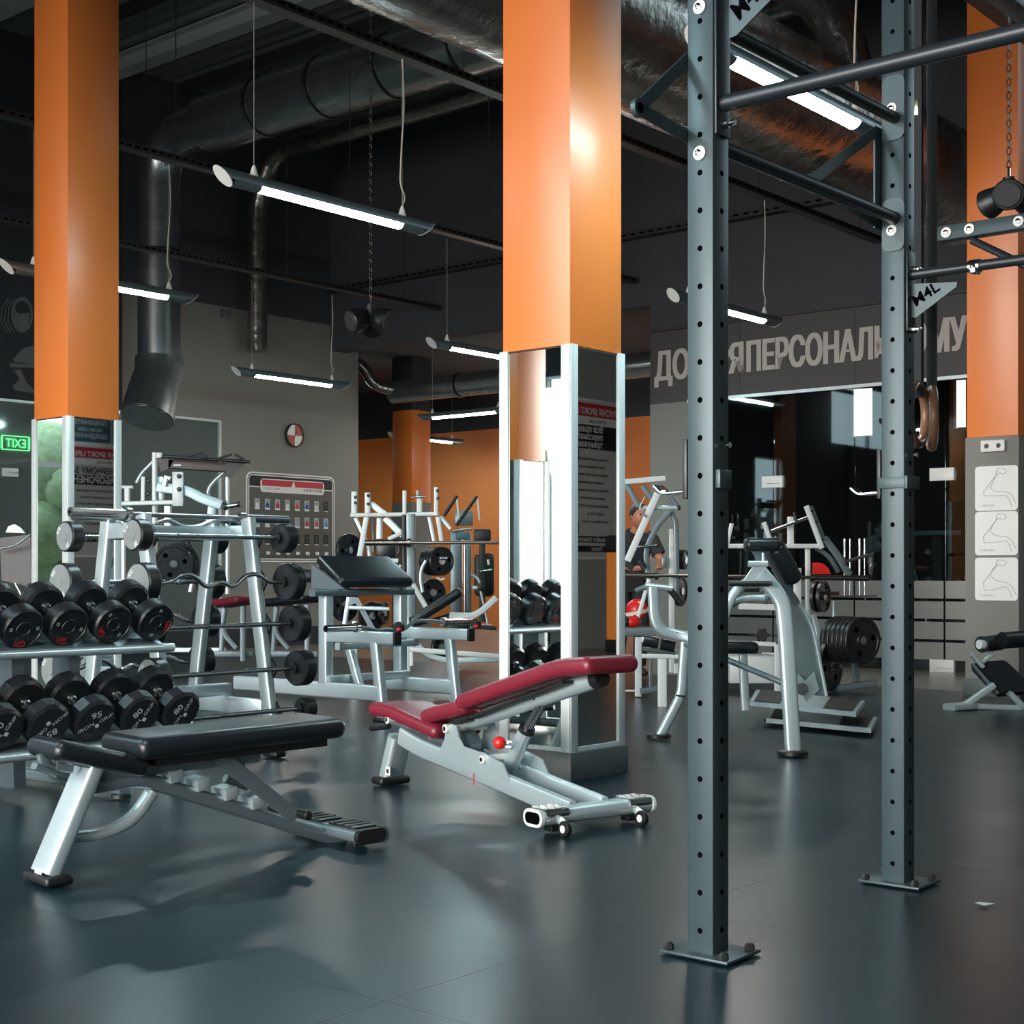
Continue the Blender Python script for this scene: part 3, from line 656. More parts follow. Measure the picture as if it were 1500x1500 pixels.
# ---------------------------------------------------------------- posters on the right wall, seen in the column mirrors
def poster(s0, s1, z0, z1, label, head, sub, lines, dark=None, t=T0):
    """on the right wall, facing +t"""
    r = thing('wall_poster', label, 'poster', G, ((s0 + s1) / 2, t, z0)); cx, w = (s0 + s1) / 2, s1 - s0
    def P(a, b, y): return (cx - (a - .5) * w, t + y, z0 + b * (z1 - z0))     # a runs left to right for a reader
    m = MB(G, WHITEP); m.box((cx, t + .006, (z0 + z1) / 2), (w + .06, .01, z1 - z0 + .06), .003); m.use(dark or PAPER).box((cx, t + .008, (z0 + z1) / 2), (w, .012, z1 - z0)); m.build('board', parent=r)
    if head:
        m = MB(G, WHITEP); m.box((cx, t + .016, z1 - .17), (w * .96, .004, .30), .0); m.use(REDP).box((cx, t + .019, z1 - .12), (w * .94, .002, .18)); m.use(WHITEP).text(head, P(.5, 1, .021)[:2] + (z1 - .18,), (-1, 0, 0), Z, .085, bold=.02, off=.001)
        m.use(INK).text(sub, P(.5, 1, .021)[:2] + (z1 - .29,), (-1, 0, 0), Z, .04, bold=.01); m.build('header', parent=r)
    for k, (txt, a, b, h, bd, col, bg) in enumerate(lines):
        m = MB(G, col)
        if bg: zz = z0 + b * (z1 - z0); m.use(bg).box((cx, t + .0155, zz + h * .45), (w * .98, .003, h * 1.5)); m.use(col)
        m.text(txt, (P(a, b, .0185)), (-1, 0, 0), Z, h, 'L', bd, sx=min(1.0, (1 - a) * w / (text_geo(txt, bd)[2] * h))); m.build('text_line', parent=r)
fill = ['на перші заняття новачкам', 'після розминки та вправ', 'тренер складе план занять', 'та навчить правильній техніці', 'безпека і результат разом', 'знижка на абонемент', 'питайте на рецепції клубу', 'щодня з 7 до 22', 'самостійно не можна']
sA, sB = 14.8, 16.5
poster(sA, sB, 1.22, 3.3, 'tall grey poster with a red header, reflected in the middle column', 'ФОРУСНЯ SPORT LIFE', 'ФІТНЕС КЛУБ',
       [('Вся правда про', .44, .80, .085, .02, WHITEP, INK), ('персональні', .44, .752, .085, .02, WHITEP, INK), ('тренування', .44, .704, .085, .02, WHITEP, INK)] +
       [(fill[i], .36 + (.05 if i % 2 else 0), .62 - i * .05, .038, .01, INK, None) for i in range(9)] + [('Починайте тренування', .30, .10, .06, .01, WHITEP, INK), ('Разом', .45, .04, .055, .01, WHITEP, INK)])
sC, sD = 13.58, 15.25
poster(sC, sD, 1.3, 3.14, 'rules poster with black headings, reflected in the left column', 'ФОРУСНЯ SPORT LIFE', 'ФІТНЕС КЛУБ',
       [('У ТРЕНАЖЕРНОМУ ЗАЛІ', .06, .745, .10, .02, INK, None), ('ЗАБОРОНЕНО !', .35, .66, .11, .02, WHITEP, INK)] + [(fill[i], .40, .58 - i * .06, .04, .01, INK, None) for i in range(6)] + [('В ЧОТИРЬОХ', .35, .14, .10, .02, WHITEP, INK)])
poster(13.8, 14.5, 3.2, 3.68, 'dark blue notice above the rules poster, reflected in the left column', None, None,
       [('ПРИБИРАЙТЕ', .12, .60, .075, .01, WHITEP, None), ('після себе', .25, .38, .065, .01, WHITEP, None), ('ОБЛАДНАННЯ!', .1, .14, .075, .01, WHITEP, None)], dark=BLUEG)
# ---------------------------------------------------------------- pull-up rig
S1, S2, T2, UW = 3.25, 4.40, 2.04, .08
rig = thing('pull_up_rig', 'slate blue steel pull-up rig with perforated posts in the right foreground', 'pull-up rig', G, (S1, T2, 0))
def upright(s, t, zt=3.15, holes=True):
    m = MB(G, RIG); m.box((s + UW/2, t + UW/2, zt / 2 + .004), (UW, UW, zt), .005, 2)
    if holes:
        m.use(HOLE); k = 0
        while .074 + .1 * k < zt - .05:
            z = .074 + .1 * k
            m.lathe((s + .0002, t + UW/2, z), (-1, 0, 0), [(.0082, 0), (.0078, .0006)], 14)
            m.lathe((s + UW/2 + .004, t + .0002, z), (0, -1, 0), [(.0082, 0), (.0078, .0006)], 14); k += 1
    u = m.build('upright', parent=rig)
    m = MB(G, RIG); m.box((s + .05, t + .04, .011), (.17, .21, .008), .002); m.build('foot_plate', parent=u)
    for ds, dt in ((-.02, -.045), (.11, -.045), (-.02, .125), (.11, .125)):
        m = MB(G, PLAST); m.lathe((s + ds, t + dt, .015), Z, [(.014, 0), (.014, .012), (.008, .02)], 6); m.build('anchor_bolt', parent=u)
    return u
u1 = upright(S1, T2); u2 = upright(S2, T2)
for s_ in (S1, S2): upright(s_, T2 - 1.75)
def bolt(p, ax, r=.0175, par=None):
    m = MB(G, WHITEP); m.lathe(p, ax, [(r, 0), (r, .003), (r * .95, .004)], 18); m.use(CHROME).lathe(Vector(p) + Vector(ax) * .004, ax, [(r * .5, 0), (r * .5, .007), (r * .3, .009)], 6)
    m.build('bolt', parent=par or rig)
f1, f2 = S1 - .001, S2 - .006
for px, py in ((1027, 10), (1023, 225)): p = G.x(S1, px, py); bolt((f1, T2 + UW/2, p.z), (-1, 0, 0), .019)
for py in (162, 340): p = G.x(S2, 1296, py); bolt((f2, T2 + UW/2, p.z), (-1, 0, 0), .018)
p = G.y(T2, 1059, 183); m = MB(G, CHROME); m.lathe((p.x, T2 - .008, p.z), (0, -1, 0), [(.012, 0), (.012, .01), (.007, .01), (.007, .03)], 10); m.build('bolt', parent=rig)
for py in (393, 481): p = G.y(T2, 1326, py); m = MB(G, CHROME); m.lathe((S2 + .05, T2 - .008, p.z), (0, -1, 0), [(.013, 0), (.013, .01), (.007, .01), (.007, .022)], 10); m.box((S2 + .05, T2 - .03, p.z), (.035, .008, .012), .003); m.build('wing_nut', parent=rig)
zA, zB = 2.49, 2.165
MB(G, RIGD).tube([(S1 + UW, T2 + .05, zA), (S2 - .004, T2 + .03, zA)], .019, 14).build('pull_up_bar', parent=rig)
MB(G, RIGD).tube([(S1 + UW, T2 + .045, zB), (S2 - .004, T2 + .03, zB)], .0205, 14).build('pull_up_bar', parent=rig)
# end plates on the far post
for zc, h in ((zA + .035, .21), (zB - .02, .17)):
    m = MB(G, RIG); m.prism([(S2 - .001, T2 + .036 + a, zc + b) for a, b in rr(.076, h, .022, 4)], (-.005, 0, 0)); m.build('end_plate', parent=rig)
# triangular side brackets (plates in the plane t = T2+UW)
tp = T2 + UW + .001
def strip(m, pts, w, th=.006):
    m.sweep([(p.x, tp + th / 2, p.z) for p in pts], rr(th, w, .001), up=(0, 0, 1) if abs((Vector(pts[-1]) - Vector(pts[0])).z) < .15 else (-1, 0, 0))
def tri(vx, up_, lo_, name='side_bracket'):
    a, b, c = G.y(tp, *vx), G.y(tp, *up_), G.y(tp, *lo_); m = MB(G, RIG)
    w = .034
    for q in (b, c):
        d = (q - a); d.y = 0; n = Vector((-d.z, 0, d.x)).normalized() * w / 2
        m.prism([(a.x + n.x, tp, a.z + n.z), (q.x + n.x, tp, q.z + n.z), (q.x - n.x, tp, q.z - n.z), (a.x - n.x, tp, a.z - n.z)], (0, .006, 0))
    m.lathe((a.x, tp - .004, a.z), (0, 1, 0), [(.024, 0), (.024, .014)], 20); m.use(HOLE).lathe((a.x, tp - .0045, a.z), (0, -1, 0), [(.014, 0), (.0135, .0008)], 16)
    m.use(RIG); m.box(((b.x + S_ + .04) / 2, tp + .003, (b.z + c.z) / 2), (abs(S_ + .05 - b.x), .006, abs(b.z - c.z) + .04)); m.build(name, parent=rig)
S_ = S1; tri((936, 158), (1012, 84), (1012, 202))
S_ = S2; tri((1188, 266), (1283, 193), (1286, 326))
# cross bars going to the other side of the rig
zC = 2.255
MB(G, RIGD).tube([(S1 + .04, T2 + .002, zC), (S1 + .04, T2 - 1.67, zC)], .0215, 16).build('pull_up_bar', parent=rig)
MB(G, RIGD).box((S1 + .04, T2 - .004, 2.42), (.07, .007, .50), .002).build('end_plate', parent=rig)
zD = 1.985
MB(G, RIGD).tube([(S2 + .045, T2 + .002, zD), (S2 + .045, T2 - 1.67, zD)], .0165, 14).build('pull_up_bar', parent=rig)
MB(G, RIGD).box((S2 + .04, T2 - .004, 1.93), (.06, .007, .26), .002).build('end_plate', parent=rig)
m = MB(G, CHROME); m.tube([(S2 + .045, T2 - .2, zD), (S2 + .045, T2 - .235, zD)], .021, 14); m.box((S2 + .045, T2 - .217, zD - .01), (.05, .02, .03), .005); m.build('bar_clamp', parent=rig)
def gusset(sx, pts, txt_at, rot, hh):
    P = [G.x(sx, *q) for q in pts]; m = MB(G, RIG); m.prism([(sx, p.y, p.z) for p in P], (.005, 0, 0))
    a, b = G.x(sx, *txt_at[0]), G.x(sx, *txt_at[1]); d = (b - a); m.use(HOLE)
    w = text_geo('M4L', .02)[2]
    m.text('M4L', (sx, a.y, a.z), d, Vector((-1, 0, 0)).cross(d), hh, 'L', .02, sx=d.length / (w * hh), off=.001); m.build('gusset_plate', parent=rig)
gusset(S1 + .035, [(1068, 56), (1078, 52), (1150, -22), (1068, -22)], ((1083, 30), (1126, -16)), 0, .052)
gusset(S2 + .04, [(1329, 416), (1402, 413), (1401, 420), (1342, 465), (1329, 465)], ((1342, 449), (1378, 424)), 0, .036)
# beam with big washers farther back
s3 = 5.55; a = G.x(s3, 1372, 343)
MB(G, RIG).box((s3 + .03, (a.y + .45) / 2, a.z), (.06, a.y - .45, .058), .004).build('cross_beam', parent=rig)
for px in (1386, 1420, 1492): p = G.x(s3 - .001, px, 340); bolt((s3 - .001, p.y, a.z), (-1, 0, 0), .021)
p, q = G.x(s3 + .03, 1424, 352), G.x(s3 + .03, 1515, 395); MB(G, RIGD).tube([p, q], .016, 10).build('brace', parent=rig)
q3 = upright(s3, T2 - 1.75)
for t_ in (T2 + .04, T2 - 1.71): MB(G, RIG).box(((S1 + s3) / 2 + .05, t_, 3.19), (s3 - S1 + .1, .08, .08), .004).build('top_beam', parent=rig)
for s_ in (S1, S2, s3): MB(G, RIG).box((s_ + .04, T2 - .83, 3.19), (.08, 1.6, .08), .004).build('top_beam', parent=rig)
# J-hooks (removable, but pinned to their post)
def jhook(s, pz, px0, px1, label):
    z = pz; m = MB(G, SILVERD); r = thing('j_hook', label, 'j-hook', G, (s, T2 + UW, z), 'bar hooks on the rig posts')
    m.use(RIG); e = .0035
    for c, d in () if s == S1 else (((s - e, T2 + .04, z), (.006, .1, .036)), ((s + UW + e, T2 + .04, z), (.006, .1, .036)), ((s + .04, T2 - .008, z), (.094, .012, .042))): m.box(c, d, .001)
    if s == S1: m.box((s + .04, T2 - .008, z), (.06, .016, .05), .003)
    m.build('sleeve', parent=r)
    m = MB(G, PLAST); m.box((s + .03, T2 + UW + .012, z + .03), (.05, .014, .16), .003); m.build('back_plate', parent=r)
    m = MB(G, CHROME); y0 = T2 + UW + .018
    m.path([(s + .03, y0, z - .03), (s + .03, y0 + .07, z - .034), (s + .03, y0 + .095, z - .012)], .05, .008, .002, fil=.015); m.build('hook', parent=r)
    MB(G, CHROME).lathe((s + .045, T2 - .013, z + .09), (0, -1, 0), [(.006, 0), (.008, .012)], 10).build('pin', parent=r)
jhook(S1, 1.265, 0, 0, 'bar hook clamped on the near rig post')
jhook(S2, 1.31, 0, 0, 'bar hook clamped on the far rig post')
# gymnastic rings on straps
def ring(c, yaw, label, top):
    c = Vector(c); A = Fr(M=G.M @ Matrix.Translation(c) @ Matrix.Rotation(R(yaw), 4, 'Z'))
    r = thing('gymnastic_ring', label, 'gym ring', A, (0, 0, 0), 'wooden rings on the rig')
    MB(A, WOOD).sweep([(.102 * math.cos(2 * PI * i / 40), 0, .102 * math.sin(2 * PI * i / 40)) for i in range(40)], circ(.0165, 12), up=Y, closed=True).build('hoop', parent=r)
    m = MB(A, mat('black_webbing', (.02, .024, .028), .8)); h = top - c.z
    m.bar((.017, 0, .06), (.010, 0, h), .034, .003, 0, up=X); m.bar((-.017, 0, .06), (-.010, 0, h * .98), .034, .003, 0, up=X); m.bar((0, -.017, .075), (0, .017, .075), .03, .004, 0)
    m.path([(0, .02, .5), (.05, .05, .25), (.075, .06, -.02)], .028, .003, 0, fil=.1, up=Y); m.build('strap', parent=r)
rg1, rg2 = G.I @ (W.M @ W.y(5.0, 1344, 607)), G.I @ (W.M @ W.y(5.08, 1365, 612))
ring(rg1, 9, 'wooden gym ring hanging nearest the far rig post', 3.16)
ring(rg2, 28, 'wooden gym ring hanging right of its twin, seen edge on', 3.16)
tag(MB(G, mat('chrome_buckle', (.8, .7, .55), .25, 1.0)).box((rg1.x, rg1.y, 2.62), (.03, .02, .06), .004).build('strap_buckle', at=(rg1.x, rg1.y, 2.62)), 'shiny metal buckle on the ring straps beside the far rig post', 'buckle')
# floor scuff patch / debris
p = G.z(.012, 1438, 1321); m = MB(G, PAPER); m.add([(p.x - .03, p.y - .02, .0085), (p.x + .02, p.y - .035, .0085), (p.x + .012, p.y - .015, .009), (p.x + .01, p.y + .01, .009), (p.x - .01, p.y + .02, .0085)], [(0, 1, 2, 3, 4)])
tag(m.build('paper_scrap', at=(p.x, p.y, .008)), 'small torn white scrap on the floor right of the far rig post', 'scrap')

# ---------------------------------------------------------------- black bench
B = Fr(-1.526, 4.74, 0, 42)
b1 = thing('weight_bench', 'black padded flat bench with silver frame in the left foreground', 'weight bench', B)
def T(px, py, y=0): return B.y(y, px, py)
MB(B, PLAST).box((0.01, 0, .022), (.095, .19, .032), .012, 3).build('rubber_foot', parent=b1)
m = MB(B, SILVER); lt = T(133, 1118); m.path([(0, 0, .035), (lt.x, 0, lt.z)], .135, .052, .014, up=(-1, 0, 0)); 
lb = T(68, 1278); m.use(WHITEP).box((lb.x - .029, 0, lb.z), (.002, .05, .035), 0, M=Matrix.Rotation(R(14), 4, 'Y')); m.build('front_leg', parent=b1)
a, b_, c, d = T(128, 1152), T(205, 1140), T(222, 1143), T(500, 1232)
MB(B, SILVERD).path([a, b_, d], .07, .052, .018, fil=.06).build('main_beam', parent=b1)
MB(B, SILVERD).box(T(170, 1128), (.17, .075, .05), .012).build('hinge_block', parent=b1)
m = MB(B, SILVER); m.path([T(104, 1226), T(150, 1222), T(196, 1200), T(222, 1160)], .06, .035, .012, fil=.14, n=7); m.build('curved_brace', parent=b1)
# pads
sp = [T(72, 1098, 0), T(120, 1103, 0), T(200, 1128, 0)]
MB(B, LEATH).pad([T(60, 1094), T(118, 1104), T(196, 1121)], .25, .068, er=.03).build('seat_pad', parent=b1)
MB(B, SILVERD).path([T(95, 1114), T(185, 1131)], .12, .02, .004).build('seat_bracket', parent=b1)
bp0, bp1 = T(176, 1093), T(474, 1061)
MB(B, LEATH).pad([bp0, bp1], .32, .076, er=.032).build('back_pad', parent=b1)
dd = (bp1 - bp0).normalized(); dn = Vector((dd.z, 0, -dd.x))
MB(B, PLAST).path([bp0 + dd * .08 + dn * .05, bp1 - dd * .06 + dn * .05], .22, .034, .004).build('pad_board', parent=b1)
MB(B, SILVERD).path([bp0 + dd * .02 + dn * .085, bp1 - dd * .3 + dn * .085], .07, .045, .01).build('backrest_tube', parent=b1)
# ladder catches
for px, py in ((249, 1141), (288, 1153), (329, 1166), (368, 1179)):
    p = T(px, py); m = MB(B, SILVER); m.box(p + Vector((0, 0, .014)), (.05, .10, .042), .002, M=Matrix.Rotation(R(-8), 4, 'Y')); m.build('ladder_catch', parent=b1)
# support strut with black roller
for y in (-.055, .055):
    a, b_ = T(324, 1110, y), T(427, 1192, y); m = MB(B, SILVERD); m.path([a, b_], .008, .055, .002); m.lathe((a.x, a.y - .005, a.z), Y, [(.028, 0), (.028, .01)], 20); m.lathe((b_.x, b_.y - .005, b_.z), Y, [(.028, 0), (.028, .01)], 20)
    m.use(CHROME).lathe((a.x, a.y - .006, a.z), (0, -1, 0), [(.01, 0), (.01, .006)], 10); m.build('support_arm', parent=b1)
p = T(424, 1188); MB(B, CHROME).tube([(p.x, -.10, p.z), (p.x, .10, p.z)], .010, 12).build('arm_rod', parent=b1)
for sg in (-1, 1): MB(B, PLAST).lathe((p.x, sg * .07, p.z), (0, sg, 0), [(.018, 0), (.018, .055), (.012, .06)], 16).build('arm_roller', parent=b1)
m = MB(B, SILVERD); a = T(352, 1098, .1); m.path([a, T(352, 1126, .1)], .03, .03, .006); m.tube([T(330, 1140, .1), T(362, 1152, .1)], .016, 10); m.build('rear_strut', parent=b1)
# rear foot
e = T(492, 1226); ex = 1.15
m = MB(B, SILVERD); m.path([(ex, -.22, .048), (ex, .20, .048)], .125, .05, .022); m.build('rear_foot', parent=b1)
for y0, y1 in ((-.235, -.21), (.19, .215)): MB(B, PLAST).path([(ex, y0, .048), (ex, y1, .048)], .129, .054, .024).build('rear_end_cap', parent=b1)
for k in range(2):
    m = MB(B, PLAST); m.box((ex, -.11 + .22 * k, .077), (.10, .17, .008), .002)
    for j in range(3): m.box((ex, -.155 + .22 * k + .045 * j, .082), (.095, .006, .004))
    m.build('foot_tread', parent=b1)
for sg in (-1, 1): MB(B, CHROME).lathe((ex + .075, sg * .19, .04), (0, 1, 0), [(.03, -.012), (.03, .012)], 18).build('wheel', parent=b1)
m = MB(B, PLAST)
for y in (-.15, .15): m.box((ex, y, .014), (.06, .04, .02), .005)
m.build('rubber_pads', parent=b1)
# seat lever
m = MB(B, SILVERD); m.path([T(62, 1104), T(66, 1122), T(84, 1132)], .04, .03, .01, fil=.03); m.path([T(50, 1122, 0), T(80, 1133, 0)], .045, .022, .009); m.path([T(80, 1122), T(104, 1126)], .04, .03, .008); m.build('seat_lever', parent=b1)

# ---------------------------------------------------------------- red adjustable bench
B = Fr(-.58, 6.95, 0, -52.4)
b2 = thing('weight_bench', 'burgundy adjustable bench with silver frame tilted back near the middle column', 'weight bench', B)
MB(B, PLAST).box((0, 0, .026), (.10, .17, .04), .016, 3).build('rubber_foot', parent=b2)
lt = T(586, 1078); m = MB(B, SILVER); m.path([(0, 0, .04), (lt.x, 0, lt.z)], .11, .07, .02, up=(-1, 0, 0)); q = T(583, 1128); m.use(WHITEP).box((q.x, -.057, q.z), (.04, .002, .04)); m.use(INK).box((q.x, -.0585, q.z), (.02, .001, .02)); m.build('front_leg', parent=b2)
BX = 1.47
for y in (-.085, .085):
    m = MB(B, SILVER); P = [T(588, 1078, -.085), T(615, 1095, -.085), T(838, 1188, -.085)]
    m.path([(p.x, y, p.z) for p in P], .034, .085, .012, fil=.1); m.build('rail', parent=b2)
q = T(694, 1141, -.104); MB(B, REDP).box((q.x, -.1035, q.z), (.006, .002, .05)).build('orange_mark', parent=b2)
for y in (-.106, .104):
    pts = [(651, 1106), (643, 1104), (652, 1085), (655, 1068), (662, 1060), (670, 1063), (673, 1080), (680, 1093), (712, 1104), (738, 1118), (750, 1147)]
    P = [T(px, py, -.1) for px, py in pts]; m = MB(B, SILVER); m.prism([(p.x, y, p.z) for p in P], (0, .006, 0)); m.build('side_plate', parent=b2)
for px, py, rr_ in ((657, 1067, .019), (711, 1112, .017), (572, 1054, .018)):
    p = T(px, py, -.1); m = MB(B, WHITEP); m.lathe((p.x, -.12, p.z), Y, [(rr_, 0), (rr_, .24)], 20); m.use(CHROME).lathe((p.x, -.121, p.z), (0, -1, 0), [(rr_ * .6, 0), (rr_ * .6, .003)], 14); m.build('pivot', parent=b2)
# pads
MB(B, LEATHR).pad([T(572, 1036), T(600, 1040), T(672, 1072)], .27, .066, er=.03).build('seat_pad', parent=b2)
MB(B, SILVERD).path([T(583, 1056), T(662, 1080)], .09, .025, .005).build('seat_bracket', parent=b2)
MB(B, LEATHR).pad([T(648, 1049), T(668, 1043), T(712, 1032)], .26, .072, er=.026).build('lower_back_pad', parent=b2)
bk = [T(702, 1028), T(850, 976), T(900, 973)]
MB(B, LEATHR).pad(fillet(bk, .08), .28, .072, er=.03).build('back_pad', parent=b2)
m = MB(B, PLAST); m.path([T(655, 1066), T(705, 1052)], .16, .014, .002); m.path([T(710, 1050), T(850, 998)], .18, .014, .002); m.build('pad_board', parent=b2)
bt0, bt1 = T(664, 1066), T(874, 995)
m = MB(B, SILVER); m.path([bt0, bt1], .075, .072, .034); m.build('back_tube', parent=b2)
d = (bt1 - bt0).normalized(); MB(B, PLAST).path([bt1 - d * .01, bt1 + d * .035], .079, .076, .036).build('tube_end_cap', parent=b2)
for f in (.12, .34, .62, .86):
    p = bt0.lerp(bt1, f); n = Vector((-d.z, 0, d.x)); m = MB(B, PLAST)
    m.box(p + n * .042, (.03, .09, .02), .003, M=Matrix.Rotation(-math.atan2(d.z, d.x), 4, 'Y')); m.build('mount_clip', parent=b2)
p = T(783, 1023, -.04); MB(B, CHROME).lathe((p.x, -.035, p.z), (0, -1, 0), [(.008, 0), (.008, .008)], 6).build('bolt', parent=b2)
s0_, s1_, s2_ = T(741, 1135), T(771, 1070), T(795, 1030)
MB(B, SILVER).tube([s0_, s1_], .034, 20).build('strut_sleeve', parent=b2)
MB(B, PLAST).tube([s1_ - (s1_ - s0_).normalized() * .004, s1_ + (s1_ - s0_).normalized() * .014], .036, 20).build('sleeve_collar', parent=b2)
MB(B, STEEL).tube([s1_, s2_], .021, 16).build('inner_strut', parent=b2)
p = T(756, 1092); k_ = T(732, 1088, -.12)
MB(B, CHROME).tube([p, k_], .009, 10).build('pull_pin', parent=b2)
MB(B, SILVER).path([p, p.lerp(k_, .45)], .03, .03, .01).build('pin_housing', parent=b2)
MB(B, REDB).sph(k_, .028, 10).build('red_knob', parent=b2)
p = T(693, 1090, .03); MB(B, SILVERD).lathe((p.x, -.03, p.z), Y, [(.06, 0), (.06, .06)], 30).build('cam_disc', parent=b2)
m = MB(B, PLAST); a, b_ = T(544, 1067, -.0), T(570, 1064, -.0); m.tube([a, b_], .014, 12); m.use(CHROME).sph(a, .014, 8); m.build('carry_handle', parent=b2)
m = MB(B, SILVER); zc = .07; m.path([(BX, -.29, zc), (BX, .29, zc)], .11, .062, .028, n=6); m.build('rear_foot', parent=b2)
for sg in (-1, 1):
    m = MB(B, ALU); m.path([(BX, sg * .285, zc), (BX, sg * .30, zc)], .118, .070, .032); m.use(HOLE); m.path([(BX, sg * .3005, zc), (BX, sg * .302, zc)], .09, .045, .02); m.build('end_ring', parent=b2)
    m = MB(B, STEEL); m.path([(BX, sg * .16, zc + .014), (BX, sg * .275, zc + .014)], .114, .044, .020)
    for i in range(6):
        for j in range(4): m.box((BX - .04 + .027 * j, sg * (.17 + .018 * i), zc + .037), (.018, .005, .003), 0, M=Matrix.Rotation(R(45 if (i + j) % 2 else -45), 4, 'Z'))
    m.build('tread_plate', parent=b2)
    m = MB(B, ALU); m.bar((BX + .04, sg * .2, zc - .01), (BX + .10, sg * .2, zc - .035), .012, .035, .004); m.build('wheel_bracket', parent=b2)
    m = MB(B, PLAST); m.lathe((BX + .095, sg * .2 - .028, .032), Y, [(.028, 0), (.031, .004), (.031, .02), (.028, .024)], 22); m.use(ALU).lathe((BX + .095, sg * .2 - .030, .032), Y, [(.015, 0), (.015, .028)], 16); m.build('wheel', parent=b2)
    m = MB(B, PLAST); m.box((BX, sg * .2, .024), (.05, .05, .03), .006); m.build('rubber_foot', parent=b2)

# ---------------------------------------------------------------- dumbbells on their rack
TILT = R(25)
def dumbbell(c, label, kind, spin, r=.1, group='', text=None):
    """c = centre in room frame, axis along t, back end raised"""
    M = G.M @ Matrix.Translation(c) @ Matrix.Rotation(TILT, 4, 'X') @ Matrix.Rotation(R(spin), 4, 'Y')
    A = Fr(M=M); n = 32 if kind == 'round' else 12; L, gl = .085, .135
    o = thing('dumbbell', label, 'dumbbell', A, (0, 0, 0), group)
    for sg in (-1, 1):
        m = MB(A, RUBBER); y0 = sg * gl / 2
        if kind == 'round': m.lathe((0, y0, 0), (0, sg, 0), [(r * .86, 0), (r, .012), (r, L - .012), (r * .93, L), (r * .86, L), (r * .84, L - .004), (.04, L - .004), (.038, L - .001), (.028, L - .001), (.026, L - .004)], n)
        else: m.lathe((0, y0, 0), (0, sg, 0), [(r * .88, 0), (r, .014), (r, L - .012), (r * .86, L), (.03, L)], n)
        h = m.build('head', parent=o, angle=28)
        if sg < 0:
            yf = y0 - L - (.0 if kind != 'round' else -.0035); xd = X
            def tx(mb, s, ang, rad, hh, b=.02):
                a = R(ang); rad_v = Vector((math.cos(a), 0, math.sin(a))); up = -rad_v if ang < 0 and False else rad_v
                xdir = up.cross(Vector((0, -1, 0))) * -1
                xdir = Vector((math.sin(a), 0, -math.cos(a))); mb.text(s, Vector((0, yf, 0)) + rad_v * (rad - hh / 2), xdir, rad_v, hh, 'C', min(b, .02), off=.0012)
            if kind == 'round':
                q = MB(A, REDT); tx(q, 'GFI', -90, r * .70, .028, .04); q.build('red_print', parent=h)
                q = MB(A, WHITET); tx(q, '25', 10, r * .66, .014); tx(q, '25', 185, r * .66, .014); q.build('weight_print', parent=h)
            else:
                q = MB(A, WHITET); q.text(text, (0, yf, .022), X, Z, .03, 'C', .01, sx=1.25); q.text('IRON', (-.012, yf, -.012), (1, 0, .25), (-.25, 0, 1), .018, 'R', .0, sx=1.35); q.text('GRIP', (.016, yf, -.012), (1, 0, .25), (-.25, 0, 1), .018, 'L', .0, sx=1.35)
                q.box((.002, yf - .0012, -.022), (.018, .001, .018), 0, M=Matrix.Rotation(R(-15), 4, 'Y')); q.build('white_print', parent=h)
        MB(A, CHROME).lathe((0, y0, 0), (0, -sg, 0), [(.024, 0), (.022, .012), (.017, .016)], 18).build('collar', parent=o)
    MB(A, STEEL).lathe((0, -gl / 2, 0), Y, [(.0145, 0), (.017, gl * .5), (.0145, gl)], 16).build('handle', parent=o)
    return o
ord_ = ['rightmost', 'second from the right', 'third from the right', 'fourth from the right', 'fifth from the right', 'sixth from the right']
axd = Vector((0, math.cos(TILT), math.sin(TILT)))
for i, sx in enumerate((4.26, 4.02, 3.79, 3.56, 3.32, 3.08)):
    fc = Vector((sx, 5.81 + (.015 if i > 1 else 0), .773 - .004 * i)); c = fc + axd * .1525
    dumbbell(c, 'round black dumbbell with red print, %s in the upper row' % ord_[i], 'round', [-75, 60, 20, 5, 35, 0][i], .1, 'round dumbbells on the upper rack shelf')
for i, sx in enumerate((4.25, 4.02, 3.78, 3.545, 3.32, 3.08)):
    fc = Vector((sx, 5.60, .355 - .003 * i)); c = fc + axd * .1525
    dumbbell(c, 'faceted black dumbbell with white print, %s in the lower row' % ord_[i], 'faceted', [-55, -50, -15, 150, -50, 10][i], .107, 'faceted dumbbells on the lower rack shelf', ['80', '80', '95', '85', '90', '100'][i])
rk = thing('dumbbell_rack', 'two-shelf silver dumbbell rack loaded with dumbbells at the left', 'dumbbell rack', G, (3.4, 5.9, 0))
nrm = Vector((0, -math.sin(TILT), math.cos(TILT)))
for tc, zc, rad in ((5.81, .773, .1), (5.60, .355, .107)):
    C = Vector((3.15, tc, zc)) + axd * .1525; 
    m = MB(G, SILVERD); base = C - nrm * (rad + .006)
    for u0, wd in ((-.13, .07), (.13, .07)):
        q = base + axd * u0; m.bar(q + X * -1.35 - nrm * .005, q + X * 1.17 - nrm * .005, wd, .008, .002, up=nrm)
    m.bar(base - nrm * .018 + X * -1.35, base - nrm * .018 + X * 1.17, .34, .006, 0, up=nrm)
    m.build('shelf', parent=rk)
    for u0 in (-.20, .20):
        q = base + axd * u0 - nrm * .004; m = MB(G, SILVER if u0 < 0 else SILVERD); m.tube([q + X * -1.37, q + X * 1.20], .021, 16); m.use(ALU); m.tube([q + X * 1.20, q + X * 1.206], .021, 16); m.build('shelf_rail', parent=rk)
